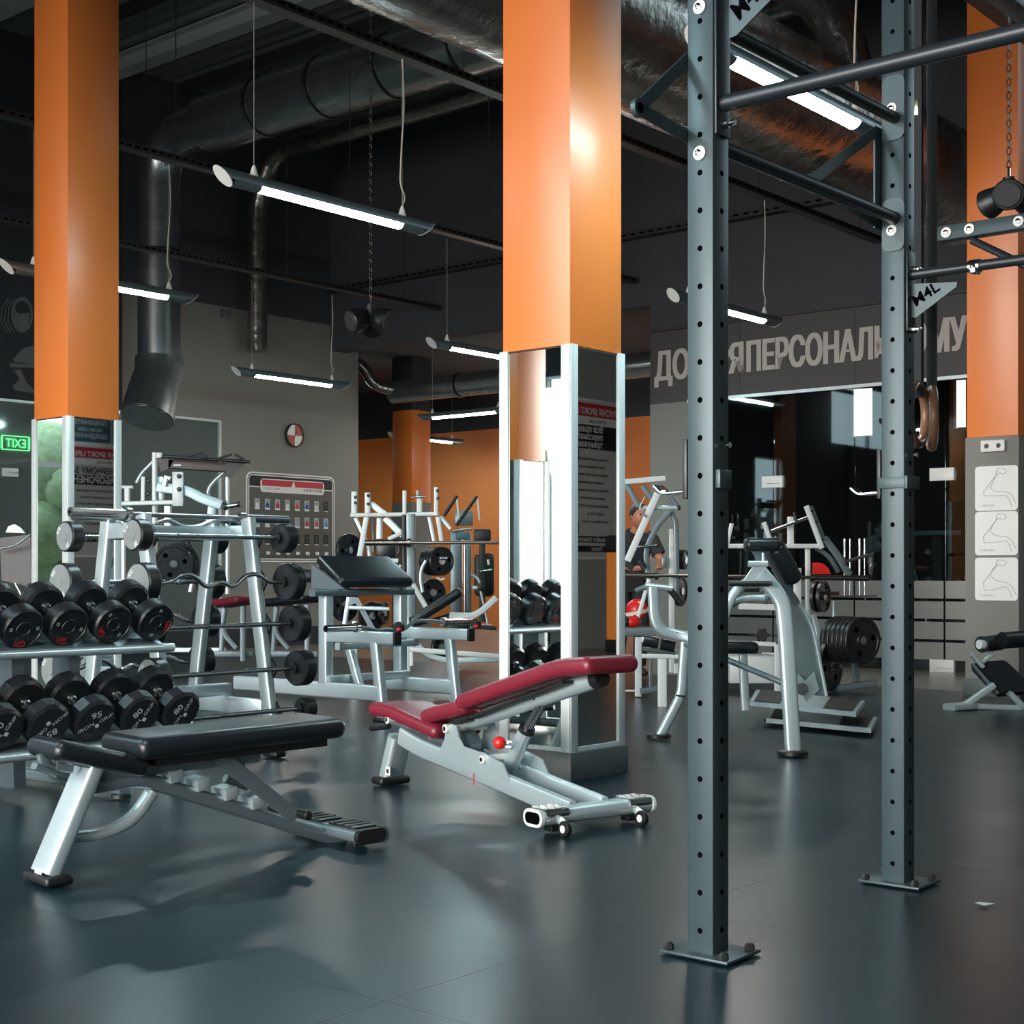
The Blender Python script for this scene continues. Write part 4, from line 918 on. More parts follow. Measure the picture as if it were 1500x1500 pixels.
for s_ in (2.35, 3.57, 3.86):
    m = MB(G, SILVERD); m.path([(s_, 6.02, .06), (s_, 5.94, .78)], .055, .15, .01, up=Y) if False else m.prism([(s_ - .03, 5.88, .05), (s_ - .03, 6.06, .05), (s_ - .03, 6.02, .80), (s_ - .03, 5.90, .66)], (.06, 0, 0)); m.build('post', parent=rk)
    if s_ != 3.57:
        m = MB(G, SILVERD); m.bar((s_, 5.50, .05), (s_, 6.42, .05), .06, .05, .01); m.build('base_foot', parent=rk)
        for t_ in (5.53, 6.39): MB(G, PLAST).lathe((s_, t_, .008), Z, [(.045, 0), (.045, .016), (.03, .022)], 18).build('rubber_foot', parent=rk)

# ---------------------------------------------------------------- double-sided barbell rack
br = thing('barbell_rack', 'silver A-frame rack holding fixed barbells on both sides', 'barbell rack', G, (4.92, 6.505, 0))
TC = 6.505
for s_ in (4.57, 5.27):
    for sg in (-1, 1):
        tt, tb = TC + sg * .155, TC + sg * .375
        m = MB(G, SILVER); m.path([(s_, tb, .03), (s_, tt, 1.32)], .05, .085, .012, up=Y); m.build('frame_leg', parent=br)
        m = MB(G, PLAST); m.box((s_, tb, .02), (.07, .12, .03), .008); m.build('rubber_foot', parent=br)
        m = MB(G, PLAST)
        prof = []; n = 6
        for k in range(6):
            z0 = 1.27 - k * .24; f = lambda z: TC + sg * (.155 + .22 * (1.32 - z) / 1.29 + .04)
            prof += [(f(z0), z0), (f(z0) + sg * .045, z0 - .05), (f(z0) + sg * .045, z0 - .08), (f(z0) + sg * .01, z0 - .13)]
        inner = [(TC + sg * (.155 + .22 * (1.32 - z) / 1.29 + .03), z) for z in (.02, 1.30)]
        m.prism([(s_ + .012, t, max(z, .03)) for t, z in prof] + [(s_ + .012, t, z) for t, z in inner], (.012, 0, 0)); m.build('notched_plate', parent=br)
    m = MB(G, SILVER); m.box((s_, TC, 1.24), (.045, .29, .085), .008); m.build('cross_member', parent=br)
    m = MB(G, SILVER); m.box((s_, TC, .27), (.045, .58, .09), .008); m.build('cross_member', parent=br)
MB(G, SILVER).box((4.92, TC, 1.235), (.68, .06, .075), .01).build('top_beam', parent=br)
MB(G, SILVER).box((4.92, TC, .36), (.68, .06, .07), .01).build('lower_beam', parent=br)
def barbell(t, z, label, wavy, r, sA=4.475, sB=5.37, th=.09, group=''):
    o = thing('barbell', label, 'barbell', G, ((sA + sB) / 2, t, z), group)
    a, b = (sA, t, z), (sB, t, z); m = MB(G, STEEL)
    if wavy:
        L = sB - sA; P = [(sA, t, z), (sA + .12, t, z), (sA + .19, t - .005, z + .045), (sA + .27, t, z + .04), (sA + .36, t, z - .03), (sA + .43, t, z), (sB - .43, t, z), (sB - .36, t, z - .03), (sB - .27, t, z + .04), (sB - .19, t, z + .045), (sB - .12, t, z), (sB, t, z)]
        if P[5][0] > P[6][0]: P = P[:5] + [((sA + sB) / 2, t, z - .01)] + P[7:]
        m.tube(fillet(P, .05), .013, 12)
    else:
        m.tube([a, b], .013, 12)
        m.use(SILVERD)
        for f in (.22, .36, .64, .78): x = sA + (sB - sA) * f; m.tube([(x, t, z), (x + .012, t, z)], .0145, 12)
    m.build('bar', parent=o)
    for x, sg in ((sA, -1), (sB, 1)):
        m = MB(G, RUBBER); m.lathe((x - sg * .02, t, z), (sg, 0, 0), [(.03, 0), (.03, .02), (r - .006, .02), (r, .028), (r, th), (r - .006, th + .006), (r - .01, th + .006)], 34)
        m.use(HEADF).lathe((x - sg * .02, t, z), (sg, 0, 0), [(r - .009, th + .0062), (r - .009, th + .008)], 34); m.use(HEADF).lathe((x - sg * .02, t, z), (sg, 0, 0), [(.028, th + .008), (.026, th + .011)], 20)
        m.use(WHITET)
        for a_ in (0, 200):
            aa = R(a_ + 40 * r * 10); c = Vector((x - sg * .02 + sg * (th + .0095), t + math.cos(aa) * r * .6, z + math.sin(aa) * r * .6)); rv = Vector((0, math.cos(aa), math.sin(aa)))
            m.text('20' if a_ else 'KG', c, Vector((-sg, 0, 0)).cross(rv) * -1 if False else rv.cross(Vector((sg, 0, 0))), rv, .022, 'C', .02, off=.001 * 1)
        m.build('fixed_weight', parent=o)
    return o
names = ['top', 'second', 'third', 'fourth', 'lowest']
for k, (z, r, wv) in enumerate(((1.21, .083, 0), (.965, .105, 1), (.735, .104, 0), (.49, .10, 0), (.27, .06, 0))):
    barbell(6.205 - .045 * k, z, 'fixed barbell on the %s hook of the rack side facing the benches' % names[k], wv, r, group='barbells on the near side of the rack')
for k, (z, r, wv) in enumerate(((1.21, .083, 0), (.965, .105, 0), (.735, .10, 1), (.49, .095, 1), (.27, .075, 0))):
    barbell(6.81 + .045 * k, z, 'fixed barbell on the %s hook of the far side of the rack' % names[k], wv, r, group='barbells on the far side of the rack')
def olympic(p, q, label, rs=.0245, rb=.013, sl=.30, name='barbell', cat='barbell', A=G, m0=STEEL):
    p, q = Vector(p), Vector(q); d = (q - p).normalized(); o = thing(name, label, cat, A, tuple((p + q) / 2))
    MB(A, m0).tube([p + d * sl, q - d * sl], rb, 12).build('shaft', parent=o)
    for e, s_ in ((p, 1), (q, -1)):
        m = MB(A, m0); m.tube([e, e + d * s_ * sl], rs, 18); m.tube([e + d * s_ * (sl - .03), e + d * s_ * sl], rs * 1.5, 18); m.use(HOLE).lathe(e - d * s_ * .0005, -d * s_, [(rs * .4, 0), (rs * .35, .001)], 10); m.build('sleeve', parent=o)
    return o
olympic((4.19, 6.44, 1.325), (5.64, 6.44, 1.325), 'long chrome bar with thick sleeves lying on top of the barbell rack', sl=.36)
o = thing('curl_bar', 'bent curl bar lying on top of the barbell rack behind the long bar', 'barbell', G, (4.9, 6.58, 1.31))
P = [(4.3, 6.58, 1.31), (4.6, 6.58, 1.31), (4.68, 6.58, 1.27), (4.78, 6.58, 1.27), (4.9, 6.58, 1.31), (5.0, 6.58, 1.27), (5.1, 6.58, 1.27), (5.2, 6.58, 1.31), (5.5, 6.58, 1.31)]
MB(G, STEEL).tube(fillet(P, .04), .013, 10).build('bar', parent=o)
for a, b in ((4.3, 4.5), (5.32, 5.5)): MB(G, STEEL).tube([(a, 6.58, 1.31), (b, 6.58, 1.31)], .024, 14).build('sleeve', parent=o)
# ---------------------------------------------------------------- machines farther back: each in its own frame facing the viewer
class Mach:
    def __init__(s, name, label, cat, Y0, px0, group=None, yaw=0):
        s.Y = Y0; s.A = Fr((px0 - HX) / FPX * Y0, Y0, 0, yaw); s.r = thing(name, label, cat, s.A, (0, 0, 0), group)
    def q(s, px, py, dy=0): return s.A.y(dy, px, py)
    def sz(s, w, dy=0): return w * (s.Y + dy) / FPX
    def seg(s, name, pts, w, m=SILVER, dy=0, h=.05, fil=0, rnd=False, par=None, r=.008):
        P = [s.q(p[0], p[1], p[2] if len(p) > 2 else dy) for p in pts]; ww = s.sz(w, dy); mb = MB(s.A, m)
        if rnd: mb.tube(fillet(P, fil) if fil else P, ww / 2, 12)
        else: mb.path(P, h, ww, min(r, ww * .3), fil=fil, up=Y.cross(P[-1] - P[0]).normalized() if True else Z)
        return mb.build(name, parent=par or s.r)
    def blk(s, name, x0, y0, x1, y1, m, dy=0, d=.06, bev=.006, par=None):
        a, b = s.q(x0, y0, dy), s.q(x1, y1, dy); return MB(s.A, m).box(((a.x + b.x) / 2, dy, (a.z + b.z) / 2), (abs(a.x - b.x), d, abs(a.z - b.z)), bev).build(name, parent=par or s.r)
    def poly(s, name, pts, m, dy=0, d=.01, par=None): return MB(s.A, m).prism([s.q(px, py, dy) for px, py in pts], (0, d, 0)).build(name, parent=par or s.r)
    def bolts(s, pts, r=.014, dy=-.04, par=None):
        for px, py in pts: p = s.q(px, py, dy); MB(s.A, PLAST).lathe(p, (0, -1, 0), [(r, 0), (r, .008), (r * .6, .014)], 12).build('bolt', parent=par or s.r)
    def foot(s, px, py, dy=0, r=.05):
        p = s.A.z(.0, px, py); MB(s.A, PLAST).lathe((p.x, p.y, .01), Z, [(r, 0), (r, .02), (r * .8, .026)], 18).build('rubber_foot', parent=s.r)
def plate(c, ax, r, label, th=.035, A=W, group='weight plates', holes=True):
    c, ax = Vector(c), Vector(ax).normalized(); o = thing('weight_plate', label, 'weight plate', A, tuple(c), group)
    m = MB(A, RUBBER); h = th / 2
    m.lathe(c, ax, [(.026, -h), (r * .3, -h), (r * .32, -h + .006), (r * .82, -h + .008), (r * .86, -h), (r - .004, -h), (r, -h + .005), (r, h - .005), (r - .004, h), (r * .86, h), (r * .82, h - .008), (r * .32, h - .006), (r * .3, h), (.026, h)], 36, caps=True)
    u = ax.orthogonal().normalized(); w = ax.cross(u)
    m.build('disc', parent=o, angle=28)
    m = MB(A, CHROME); m.lathe(c, ax, [(.034, -h - .002), (.034, h + .002)], 20); m.build('hub', parent=o)
    if holes:
        m = MB(A, HOLE)
        for k in range(3):
            a = 2 * PI * k / 3 + .5; p = c + (u * math.cos(a) + w * math.sin(a)) * r * .58 
            for sg in (-1, 1): m.lathe(p + ax * sg * (h - .0065), ax * sg, [(r * .13, 0), (r * .12, .001)], 14)
            m.build('grip_hole', parent=o); m = MB(A, HOLE)
    return o

# --- preacher curl bench (room frame)
pc = thing('preacher_curl_bench', 'silver preacher curl bench with sloping black arm pad, behind the barbell rack', 'preacher bench', G, (7.4, 7.4, 0))
for s_ in (7.01, 7.76):
    MB(G, SILVER).box((s_, 7.6, .56), (.075, .085, .66), .012, 3).build('post', parent=pc)
    m = MB(G, SILVER); m.path([(s_, 8.15 if s_ < 7.5 else 7.72, .19), (s_, 7.06, .19)], .07, .105, .014); m.build('base_beam', parent=pc)
    m = MB(G, SILVER); m.path([(s_, 7.62, .57), (s_, 6.90, .57)], .06, .085, .012); m.build('bar_rest', parent=pc)
    MB(G, PLAST).path([(s_, 6.905, .57), (s_, 6.885, .57)], .064, .09, .012).build('end_cap', parent=pc)
    m = MB(G, SILVER); m.path([(s_, 7.03, .03), (s_, 7.10, .54)], .06, .075, .014, up=Y); m.build('front_leg', parent=pc)
    MB(G, PLAST).box((s_, 7.03, .016), (.09, .12, .03), .010).build('rubber_foot', parent=pc)
for s_ in (7.2,): MB(G, SILVER).path([(s_, 7.45, .2), (s_ - .02, 7.55, .50)], .05, .06, .01, up=Y).build('inner_leg', parent=pc)
MB(G, SILVER).path([(6.98, 7.45, .5), (7.78, 7.45, .5)], .05, .05, .01).build('cross_tube', parent=pc)
MB(G, SILVER).path([(6.98, 7.55, .26), (7.78, 7.55, .26)], .06, .06, .01).build('cross_tube', parent=pc)
MB(G, SILVER).path([(7.03, 8.12, .19), (7.03, 8.6, .19)], .07, .10, .014).build('base_beam', parent=pc)
MB(G, SILVERD).path([(6.86, 7.58, .875), (7.86, 7.58, .875)], .07, .05, .016).build('top_tube', parent=pc)
a, b = Vector((7.38, 7.47, .925)), Vector((7.50, 7.84, 1.12))
MB(G, LEATH).pad([(7.38, 7.46, .935), (7.50, 7.84, 1.115)], .60, .075, er=.03).build('arm_pad', parent=pc)
for s_ in (7.09, 7.73): MB(G, SILVERD).prism([(s_, 7.5, .9), (s_, 7.84, 1.08), (s_, 7.84, .9)], (.02, 0, 0)).build('pad_bracket', parent=pc)
o = thing('curl_bar', 'bent curl bar with chrome sleeves resting on the preacher bench arms', 'barbell', G, (7.4, 7.2, .64))
P = [(6.66, 7.2, .64), (7.0, 7.2, .64), (7.12, 7.2, .61), (7.24, 7.2, .62), (7.36, 7.2, .60), (7.5, 7.2, .67), (7.62, 7.2, .67), (7.8, 7.2, .655), (8.1, 7.2, .655)]
MB(G, SILVERD).tube(fillet(P, .05), .0135, 12).build('bar', parent=o)
for a, b, z in ((6.64, 6.92, .64), (7.80, 8.1, .655)):
    m = MB(G, CHROME); m.tube([(a, 7.2, z), (b, 7.2, z)], .025, 18); m.tube([((b if a < 7 else a) - .01, 7.2, z), ((b if a < 7 else a) + .02, 7.2, z)], .034, 18); m.use(HOLE).lathe((a if a < 7 else b, 7.2, z), (-1 if a < 7 else 1, 0, 0), [(.012, .0005), (.01, .001)], 10); m.build('sleeve', parent=o)
for s_, t_, z_, lb in ((7.10, 6.97, .645, 'on the near arm'), (7.86, 6.94, .645, 'on the far arm')):
    o = thing('bar_collar', 'black spring collar with a red tab lying %s of the preacher bench' % lb, 'collar', G, (s_, t_, z_))
    MB(G, PLAST).lathe((s_ - .02, t_, z_), X, [(.032, 0), (.036, .01), (.036, .04), (.03, .05)], 18).build('ring', parent=o)
    MB(G, REDB).box((s_ - .025, t_ - .03, z_ - .015), (.03, .03, .02), .004).build('red_tab', parent=o)

# --- row machine right, between the rig posts
M1 = Mach('row_machine', 'silver row machine with curved leg and treaded foot plates between the rig posts', 'exercise machine', 8.03, 1160)
M1.seg('front_leg', [(1162, 1104), (1152, 939), (1147, 884), (1133, 862), (1112, 843)], 23, dy=0, h=.06, fil=.12, r=.02)
M1.seg('left_leg', [(1111, 843), (1092, 853), (1072, 872), (1060, 905), (1052, 1010)], 13, dy=.06, h=.05, fil=.12, r=.02)
M1.foot(1161, 1108, r=.085); 
M1.poly('neck_plate', [(1086, 856), (1104, 830), (1121, 830), (1138, 850), (1130, 862), (1112, 852)], SILVER, dy=-.02, d=.04)
M1.seg('collar', [(1096, 826), (1124, 826)], 9, dy=-.02, h=.04, r=.018); M1.seg('adjuster_pin', [(1118, 822), (1118, 810)], 5, dy=0, rnd=True)
a_, b_ = M1.q(1091, 798, .12), M1.q(1141, 798, .12)
MB(M1.A, LEATH).pad([a_, b_], .13, .075, er=.02).build('top_roll', parent=M1.r)
MB(M1.A, LEATH).pad([M1.q(1130, 796, .22), M1.q(1158, 848, .28)], .11, .26, er=.03, up=Y).build('chest_pad', parent=M1.r)
M1.poly('pad_board', [(1100, 806), (1122, 806), (1150, 838), (1112, 824)], SILVERD, dy=.3, d=.02)
for y0, x0, x1, d_ in ((855, 1068, 1127, -.08), (864, 1076, 1112, .18)):
    M1.seg('handle', [(x0, y0), (x1, y0)], 8 - (d_ > 0) * 2, PLAST, dy=d_, rnd=True); M1.seg('handle_end', [(x1, y0), (x1 + 4, y0)], 8 - (d_ > 0) * 2, CHROME, dy=d_, rnd=True)
M1.seg('curved_arm', [(1060, 893), (1078, 881), (1095, 876), (1122, 876)], 11, dy=.15, rnd=True, fil=.1); M1.seg('flange', [(1119, 876), (1124, 876)], 18, SILVERD, dy=.15, rnd=True)
M1.poly('side_panel', [(1158, 880), (1171, 887), (1188, 922), (1208, 1020), (1190, 1018), (1168, 984), (1160, 911)], mat('pale_teal_panel', (.16, .21, .215), .4, .3), dy=.35, d=.05)
M1.seg('panel_edge', [(1158, 873), (1176, 893), (1190, 922), (1209, 1019)], 5, SILVER, dy=.34, h=.08, fil=.05)
M1.seg('upper_rail', [(1134, 832), (1168, 884)], 9, SILVERD, dy=.3, h=.05)
M1.poly('hinge_plate', [(1168, 986), (1180, 998), (1193, 984), (1200, 1010), (1182, 1028), (1172, 1010)], SILVER, dy=.3, d=.015)
p = M1.q(1174, 1009, .28); MB(M1.A, CHROME).lathe(p, (0, -1, 0), [(.035, 0), (.035, .02)], 18).build('pivot', parent=M1.r)
def footplate(c4, dyy, zt):
    P = [M1.A.z(zt + dz, px, py) for (px, py), dz in zip(c4, (.0, .0, .0, .0))]
    m = MB(M1.A, SILVER); m.prism(P, (0, 0, -.03)); fp = m.build('foot_plate', parent=M1.r)
    m = MB(M1.A, PLAST)
    for f0, f1 in ((.04, .30), (.70, .97)):
        Q = [P[0].lerp(P[1], f0), P[0].lerp(P[1], f1), P[3].lerp(P[2], f1), P[3].lerp(P[2], f0)]; c = sum(Q, Vector()) / 4; m.prism([c + (v - c) * .96 + Z * .002 for v in Q], (0, 0, .004))
        for k in range(5): a, b = Q[0].lerp(Q[1], (k + .5) / 5), Q[3].lerp(Q[2], (k + .5) / 5); m.bar(a + Z * .006, b + Z * .006, .006, .005, 0)
    m.build('tread', parent=fp)
footplate([(1108, 1010), (1267, 1026), (1254, 1043), (1098, 1027)], 0, .17)
footplate([(1130, 1036), (1285, 1050), (1276, 1067), (1122, 1052)], 0, .06)
M1.foot(1128, 1060, r=.04); M1.foot(1270, 1074, r=.04)
M1.seg('lower_strut', [(1005, 944, .7), (1066, 967, .3), (1146, 1000, .1)], 9, SILVERD, rnd=True)
MB(M1.A, LEATH).pad([M1.q(1050, 946, .45), M1.q(1107, 948, .45)], .26, .07, er=.03).build('seat', parent=M1.r)
M1.seg('seat_post', [(1088, 958), (1092, 1040)], 12, dy=.5, h=.05)
p = M1.q(1116, 930, .2); m = MB(M1.A, PLAST)
for k in range(6): a = k * PI / 3; m.sph(p + Vector((math.cos(a) * .03, 0, math.sin(a) * .03)), .012, 6)
m.lathe(p, (0, -1, 0), [(.033, -.01), (.033, .012)], 14); m.build('star_knob', parent=M1.r)
M1.seg('front_post', [(957, 860, .81), (959, 905, .81), (968, 924, .81), (1008, 935, .81), (1052, 938, .7)], 17, dy=.8, h=.07, fil=.12, r=.02)
M1.seg('rear_leg', [(1003, 940, .81), (998, 1018, .81), (966, 1080, .81)], 14, dy=.8, h=.06, fil=.06, r=.02); M1.foot(965, 1083, r=.075)
M1.seg('clamp_band', [(990, 1018, .81), (1003, 1020, .81)], 3, PLAST, dy=.8, h=.07)
M1.seg('handle', [(931, 866, .82), (948, 859, .82)], 8, SILVERD, dy=.8, rnd=True); M1.seg('handle', [(980, 862, .82), (1000, 886, .82)], 10, PLAST, dy=.8, rnd=True)
M1.seg('handle_joint', [(945, 858, .80), (985, 862, .80)], 9, SILVER, dy=.8, rnd=True)
for x0, x1 in ((942, 964), (968, 988)): M1.seg('leg_roller', [(x0, 938 + (x0 - 942) * .2, .85), (x1, 942 + (x0 - 942) * .2, .85)], 17, LEATH, dy=.85, rnd=True)
M1.seg('roller_hub', [(939, 937, .85), (943, 938, .85)], 9, ALU, dy=.85, rnd=True)
M1.seg('roller_frame', [(942, 951, .9), (990, 956, .9)], 7, SILVERD, dy=.9, rnd=True)

# --- press bench and bar behind it
M2 = Mach('chest_press_machine', 'white framed plate-loaded press machine behind the row machine, near the glass', 'exercise machine', 12.6, 1150)
M2.seg('cross_beam', [(1060, 800), (1205, 800)], 6.5, WHITE); M2.seg('slanted_plate', [(1072, 767), (1065, 798)], 5.5, WHITE); M2.seg('slanted_plate', [(1119, 765), (1128, 791)], 6, WHITE)
M2.seg('slanted_plate', [(1181, 741), (1204, 803)], 7, WHITE, dy=-.03); M2.poly('bolt_plate', [(1186, 741), (1191, 741), (1214, 800), (1206, 803)], SILVERD, dy=.03, d=.02)
M2.bolts([(1189, 748), (1196, 765), (1205, 790), (1078, 774), (1075, 788)], r=.012, dy=-.06)
M2.seg('lever_arm', [(1130, 778), (1183, 758)], 5, STEEL, dy=-.02, rnd=True); M2.seg('grip', [(1163, 750), (1167, 765)], 5, PLAST, dy=-.05, rnd=True)
M2.seg('upper_post', [(1158, 757), (1158, 797)], 9, WHITE, dy=.1); M2.seg('post', [(1183, 803), (1184, 1000)], 7, WHITE, dy=.1); M2.seg('post', [(1168, 832), (1168, 1002)], 11, WHITE, dy=-.15); M2.seg('post', [(1139, 944), (1139, 1016)], 9, WHITE, dy=-.6)
M2.seg('weight_arm', [(1207, 788), (1226, 812), (1244, 842)], 10, SILVERD, dy=.0, fil=.1); M2.seg('plate_horn', [(1240, 822), (1280, 811)], 5, STEEL, dy=-.02, rnd=True); M2.seg('horn_collar', [(1237, 816), (1239, 829)], 6, PLAST, dy=-.02, rnd=True)
M2.seg('swing_arm', [(1196, 803), (1215, 815), (1228, 838)], 6, SILVERD, dy=.2, fil=.1)
M2.seg('frame_beam', [(1082, 888), (1142, 890)], 9, WHITE); M2.blk('back_pad', 1150, 822, 1166, 876, LEATH, dy=.1, d=.08, bev=.02)
M2.poly('red_cover', [(1192, 824), (1200, 824), (1208, 827), (1214, 833), (1217, 841), (1192, 841)], REDB, dy=.02, d=.06)
M2.seg('lower_link', [(1191, 900), (1200, 930), (1184, 995)], 8, SILVER, dy=.0, fil=.1); M2.seg('lower_link', [(1222, 880), (1222, 925)], 6, SILVER, dy=.1)
M2.blk('platform', 1063, 960, 1136, 998, WHITE, dy=-.2, d=.5, bev=.01); M2.seg('base_beam', [(1063, 940), (1136, 944)], 6, WHITE, dy=-.2)
for px, w_ in ((1237, 3.4), (1245, 2), (1259, 3.4), (1266.5, 2)): M2.seg('guide_rod', [(px, 789), (px, 872)], w_, CHROME, dy=.35, rnd=True)
M2.seg('base_rail', [(1190, 1014), (1284, 1000)], 9, SILVERD, dy=-.3, h=.08); M2.seg('rod_tie', [(1216, 873), (1284, 873)], 2, STEEL, dy=.35); M2.seg('tree_post', [(1241, 905), (1256, 1003)], 9, SILVERD, dy=-.1)
olympic(W.y(12.1, 880, 842), W.y(12.1, 1271, 847), 'long steel bar racked horizontally behind the near rig post', sl=.48, A=W, m0=mat('bronzed_steel', (.25, .21, .19), .3, 1.0), rs=.024)
hr = mat('bronze_pin', (.16, .09, .07), .35, .9)
M2.seg('plate_peg', [(1190, 869), (1229, 869)], 5, hr, dy=-.15, rnd=True)
for i, (px, lb) in enumerate(((1197, 'left'), (1206, 'right'))): plate(W.y(12.42, px, 874), (.82, -.57, 0), .135, 'small black plate on the press machine peg, %s of two' % lb)
ax = Vector((.50, -.86, 0)); c0 = W.y(12.0, 1262, 938)
for i in range(6): plate(c0 - ax * (.055 * i), ax, .195, 'black weight plate in the stack beside the far rig post, %s counted from the front' % ['first', 'second', 'third', 'fourth', 'fifth', 'last'][i], th=.045, group='stacked plates beside the far rig post')
M2.seg('plate_horn', [(1262, 938, -.62), (1240, 936, -.1)], 7, STEEL, dy=-.3, rnd=True)
plate(W.y(12.2, 1216, 975), (.80, -.6, 0), .22, 'large black plate low down beside the treaded foot plates', th=.04)
M2.seg('plate_horn', [(1214, 976, -.36), (1232, 976, -.5)], 7, STEEL, dy=-.4, rnd=True)

# --- machine between the middle column and the near post
M3 = Mach('shoulder_press_machine', 'grey-white lever machine just right of the middle column', 'exercise machine', 12.2, 955)
M3.seg('top_beam', [(915, 706), (974, 701)], 8, WHITE, h=.06); M3.seg('diagonal', [(918, 710), (936, 742)], 8, SILVERD, dy=.04); M3.seg('diagonal', [(941, 711), (955, 732)], 8, SILVERD, dy=.04)
M3.seg('loop_handle', [(945, 727), (936, 745), (947, 758)], 2.5, STEEL, dy=-.1, rnd=True, fil=.03); M3.seg('main_arm', [(963, 723), (919, 822)], 10, WHITE, dy=-.05, h=.05); M3.seg('cross_tube', [(942, 744), (993, 744)], 6.5, SILVER); M3.seg('tube_end', [(992, 744), (996, 743)], 8, PLAST)
M3.seg('short_diagonal', [(981, 727), (993, 742)], 6, SILVERD); M3.seg('curved_arm', [(981, 750), (962, 771), (949, 799), (946, 812), (950, 850)], 8, SILVERD, dy=.02, fil=.1); M3.seg('curved_post', [(983, 750), (990, 764), (991, 800), (991, 880)], 7.5, SILVERD, dy=.05, fil=.08)
M3.seg('post', [(984, 775), (984, 985)], 8.5, WHITE, dy=.15); M3.seg('peg', [(935, 801), (963, 799)], 4.5, STEEL, dy=-.1, rnd=True); M3.seg('peg_tip', [(962, 799), (965, 799)], 5.5, PLAST, dy=-.1, rnd=True)
M3.seg('arm_foot', [(916, 824), (928, 832)], 10, PLAST, dy=-.05); M3.seg('foot_arm', [(936, 822), (944, 832)], 8, PLAST, dy=-.02)
M3.seg('lever', [(951, 848), (938, 893), (930, 915)], 6, WHITE, dy=-.2, h=.04)
M3.seg('front_post', [(935, 933), (935, 1020)], 10, WHITE, dy=-.4); M3.seg('front_post', [(970, 965), (970, 1040)], 13, WHITE, dy=-1.2, h=.07); M3.seg('rear_post', [(990, 972), (990, 986)], 7, WHITE, dy=-.3); M3.seg('cross_tube', [(940, 961), (993, 962)], 6.5, WHITE, dy=-.9)
M3.seg('seat_beam', [(915, 926), (958, 925)], 11, SILVERD, dy=-.4, h=.12); M3.seg('base_link', [(938, 1013), (964, 1009)], 9, SILVERD, dy=-.45, h=.06); M3.seg('floor_tube', [(916, 1012), (932, 1012)], 3, WHITE, dy=-.4, rnd=True); M3.blk('collar', 969, 816, 977, 831, SILVERD, dy=.1); 
for i, (px, py) in enumerate(((998, 820), (997, 866))):
    for k in range(4 if i == 0 else 2): plate(W.y(12.5 + .0, px - 3 + k * (3 if i == 0 else 5), py), (.9, -.45, 0), .085 if i == 0 else .13, 'black plate on the lever machine beside the near rig post, %s group, %s' % ('upper' if i == 0 else 'lower', ['leftmost', 'second', 'third', 'rightmost'][k]), th=.016, holes=False)
def mb_ball(c, r, label):
    o = thing('red_ball', label, 'ball', W, tuple(c)); MB(W, REDB).sph(c, r, 16).build('ball', parent=o)
    MB(W, WHITEP).sweep([(c.x + math.cos(a) * r * 1.0, c.y + math.sin(a) * r, c.z - r * .25 + .02 * math.cos(a)) for a in [2 * PI * i / 30 for i in range(30)]], rr(.008, .03), closed=True).build('stripe', parent=o)
c = W.y(12.6, 933, 893); mb_ball(c, .095, 'glossy red ball beside the machine right of the middle column')
c = W.y(12.0, 925, 911); m = MB(W, REDB); m.sph(c, .06, 10, (1.3, 1, .8)); m.sph(c + Vector((.03, 0, .02)), .04, 8); m.use(PLAST).sph(c + Vector((-.05, -.02, .0)), .045, 8); tag(m.build('boxing_glove', at=tuple(c)), 'red and black glove lying below the glossy red ball', 'glove')
m = MB(W, SILVERD); m.box(W.y(12.4, 930, 921), (.34, .3, .03), .006); 
for dx in (-.14, .14):
    p = W.y(12.4, 930, 921); m.bar((p.x + dx, 12.45, 0.01), (p.x + dx, 12.45, p.z), .03, .03, .004)
tag(m.build('side_shelf', at=(p.x, 12.4, 0)), 'small grey shelf under the red ball and glove', 'shelf')

# --- middle-left machines
M4 = Mach('iso_press_machine', 'white plate-loaded machine with bolted twin plates, behind the preacher bench', 'exercise machine', 13.0, 580)
o5 = lambda x, y: (500 + x / 6.25, 690 + y / 6.25)
S5 = lambda L: [o5(*p) for p in L]
M4.seg('cross_beam', S5([(85, 405), (895, 392)]), 6, WHITE, h=.06)
for x0, y0, y1 in ((115, 188, 425), (240, 198, 385), (578, 180, 390), (866, 148, 408)): M4.seg('bolt_plate', S5([(x0 if x0 != 115 else 118, y0), (x0, y1)]), 8.5 if x0 < 300 else 6, WHITE, dy=-.05 if x0 != 115 else .06, h=.02)
M4.bolts(S5([(247, 225), (247, 302), (130, 240), (130, 292), (882, 182), (885, 250)]), r=.015, dy=-.07)
M4.seg('slanted_leg', S5([(232, 420), (165, 800)]), 8, WHITE); M4.seg('slanted_leg', S5([(882, 420), (918, 640)]), 6.5, WHITE); M4.seg('slanted_leg', S5([(805, 420), (850, 640)]), 6, SILVER, dy=.1); M4.seg('slanted_leg', S5([(905, 420), (1000, 530)]), 6, SILVER, dy=.05)
M4.seg('diagonal_arm', S5([(400, 430), (560, 590)]), 10, SILVER, dy=.08); M4.seg('diagonal_arm', S5([(270, 300), (400, 400)]), 9, SILVER, dy=.02); M4.seg('short_arm', S5([(430, 625), (545, 570)]), 6, WHITE, dy=.05)
M4.seg('back_post', S5([(348, 430), (348, 620)]), 9, SILVER, dy=.15); M4.seg('gas_strut', S5([(290, 415), (292, 740)]), 4.5, SILVERD, dy=.1, rnd=True); M4.seg('pivot_tube', S5([(640, 240), (770, 232)]), 3.5, STEEL, dy=-.03, rnd=True); M4.seg('upper_post', S5([(715, 250), (715, 380)]), 8, WHITE, dy=.05); M4.seg('top_block', S5([(703, 180), (703, 225)]), 6, SILVERD, dy=.05)
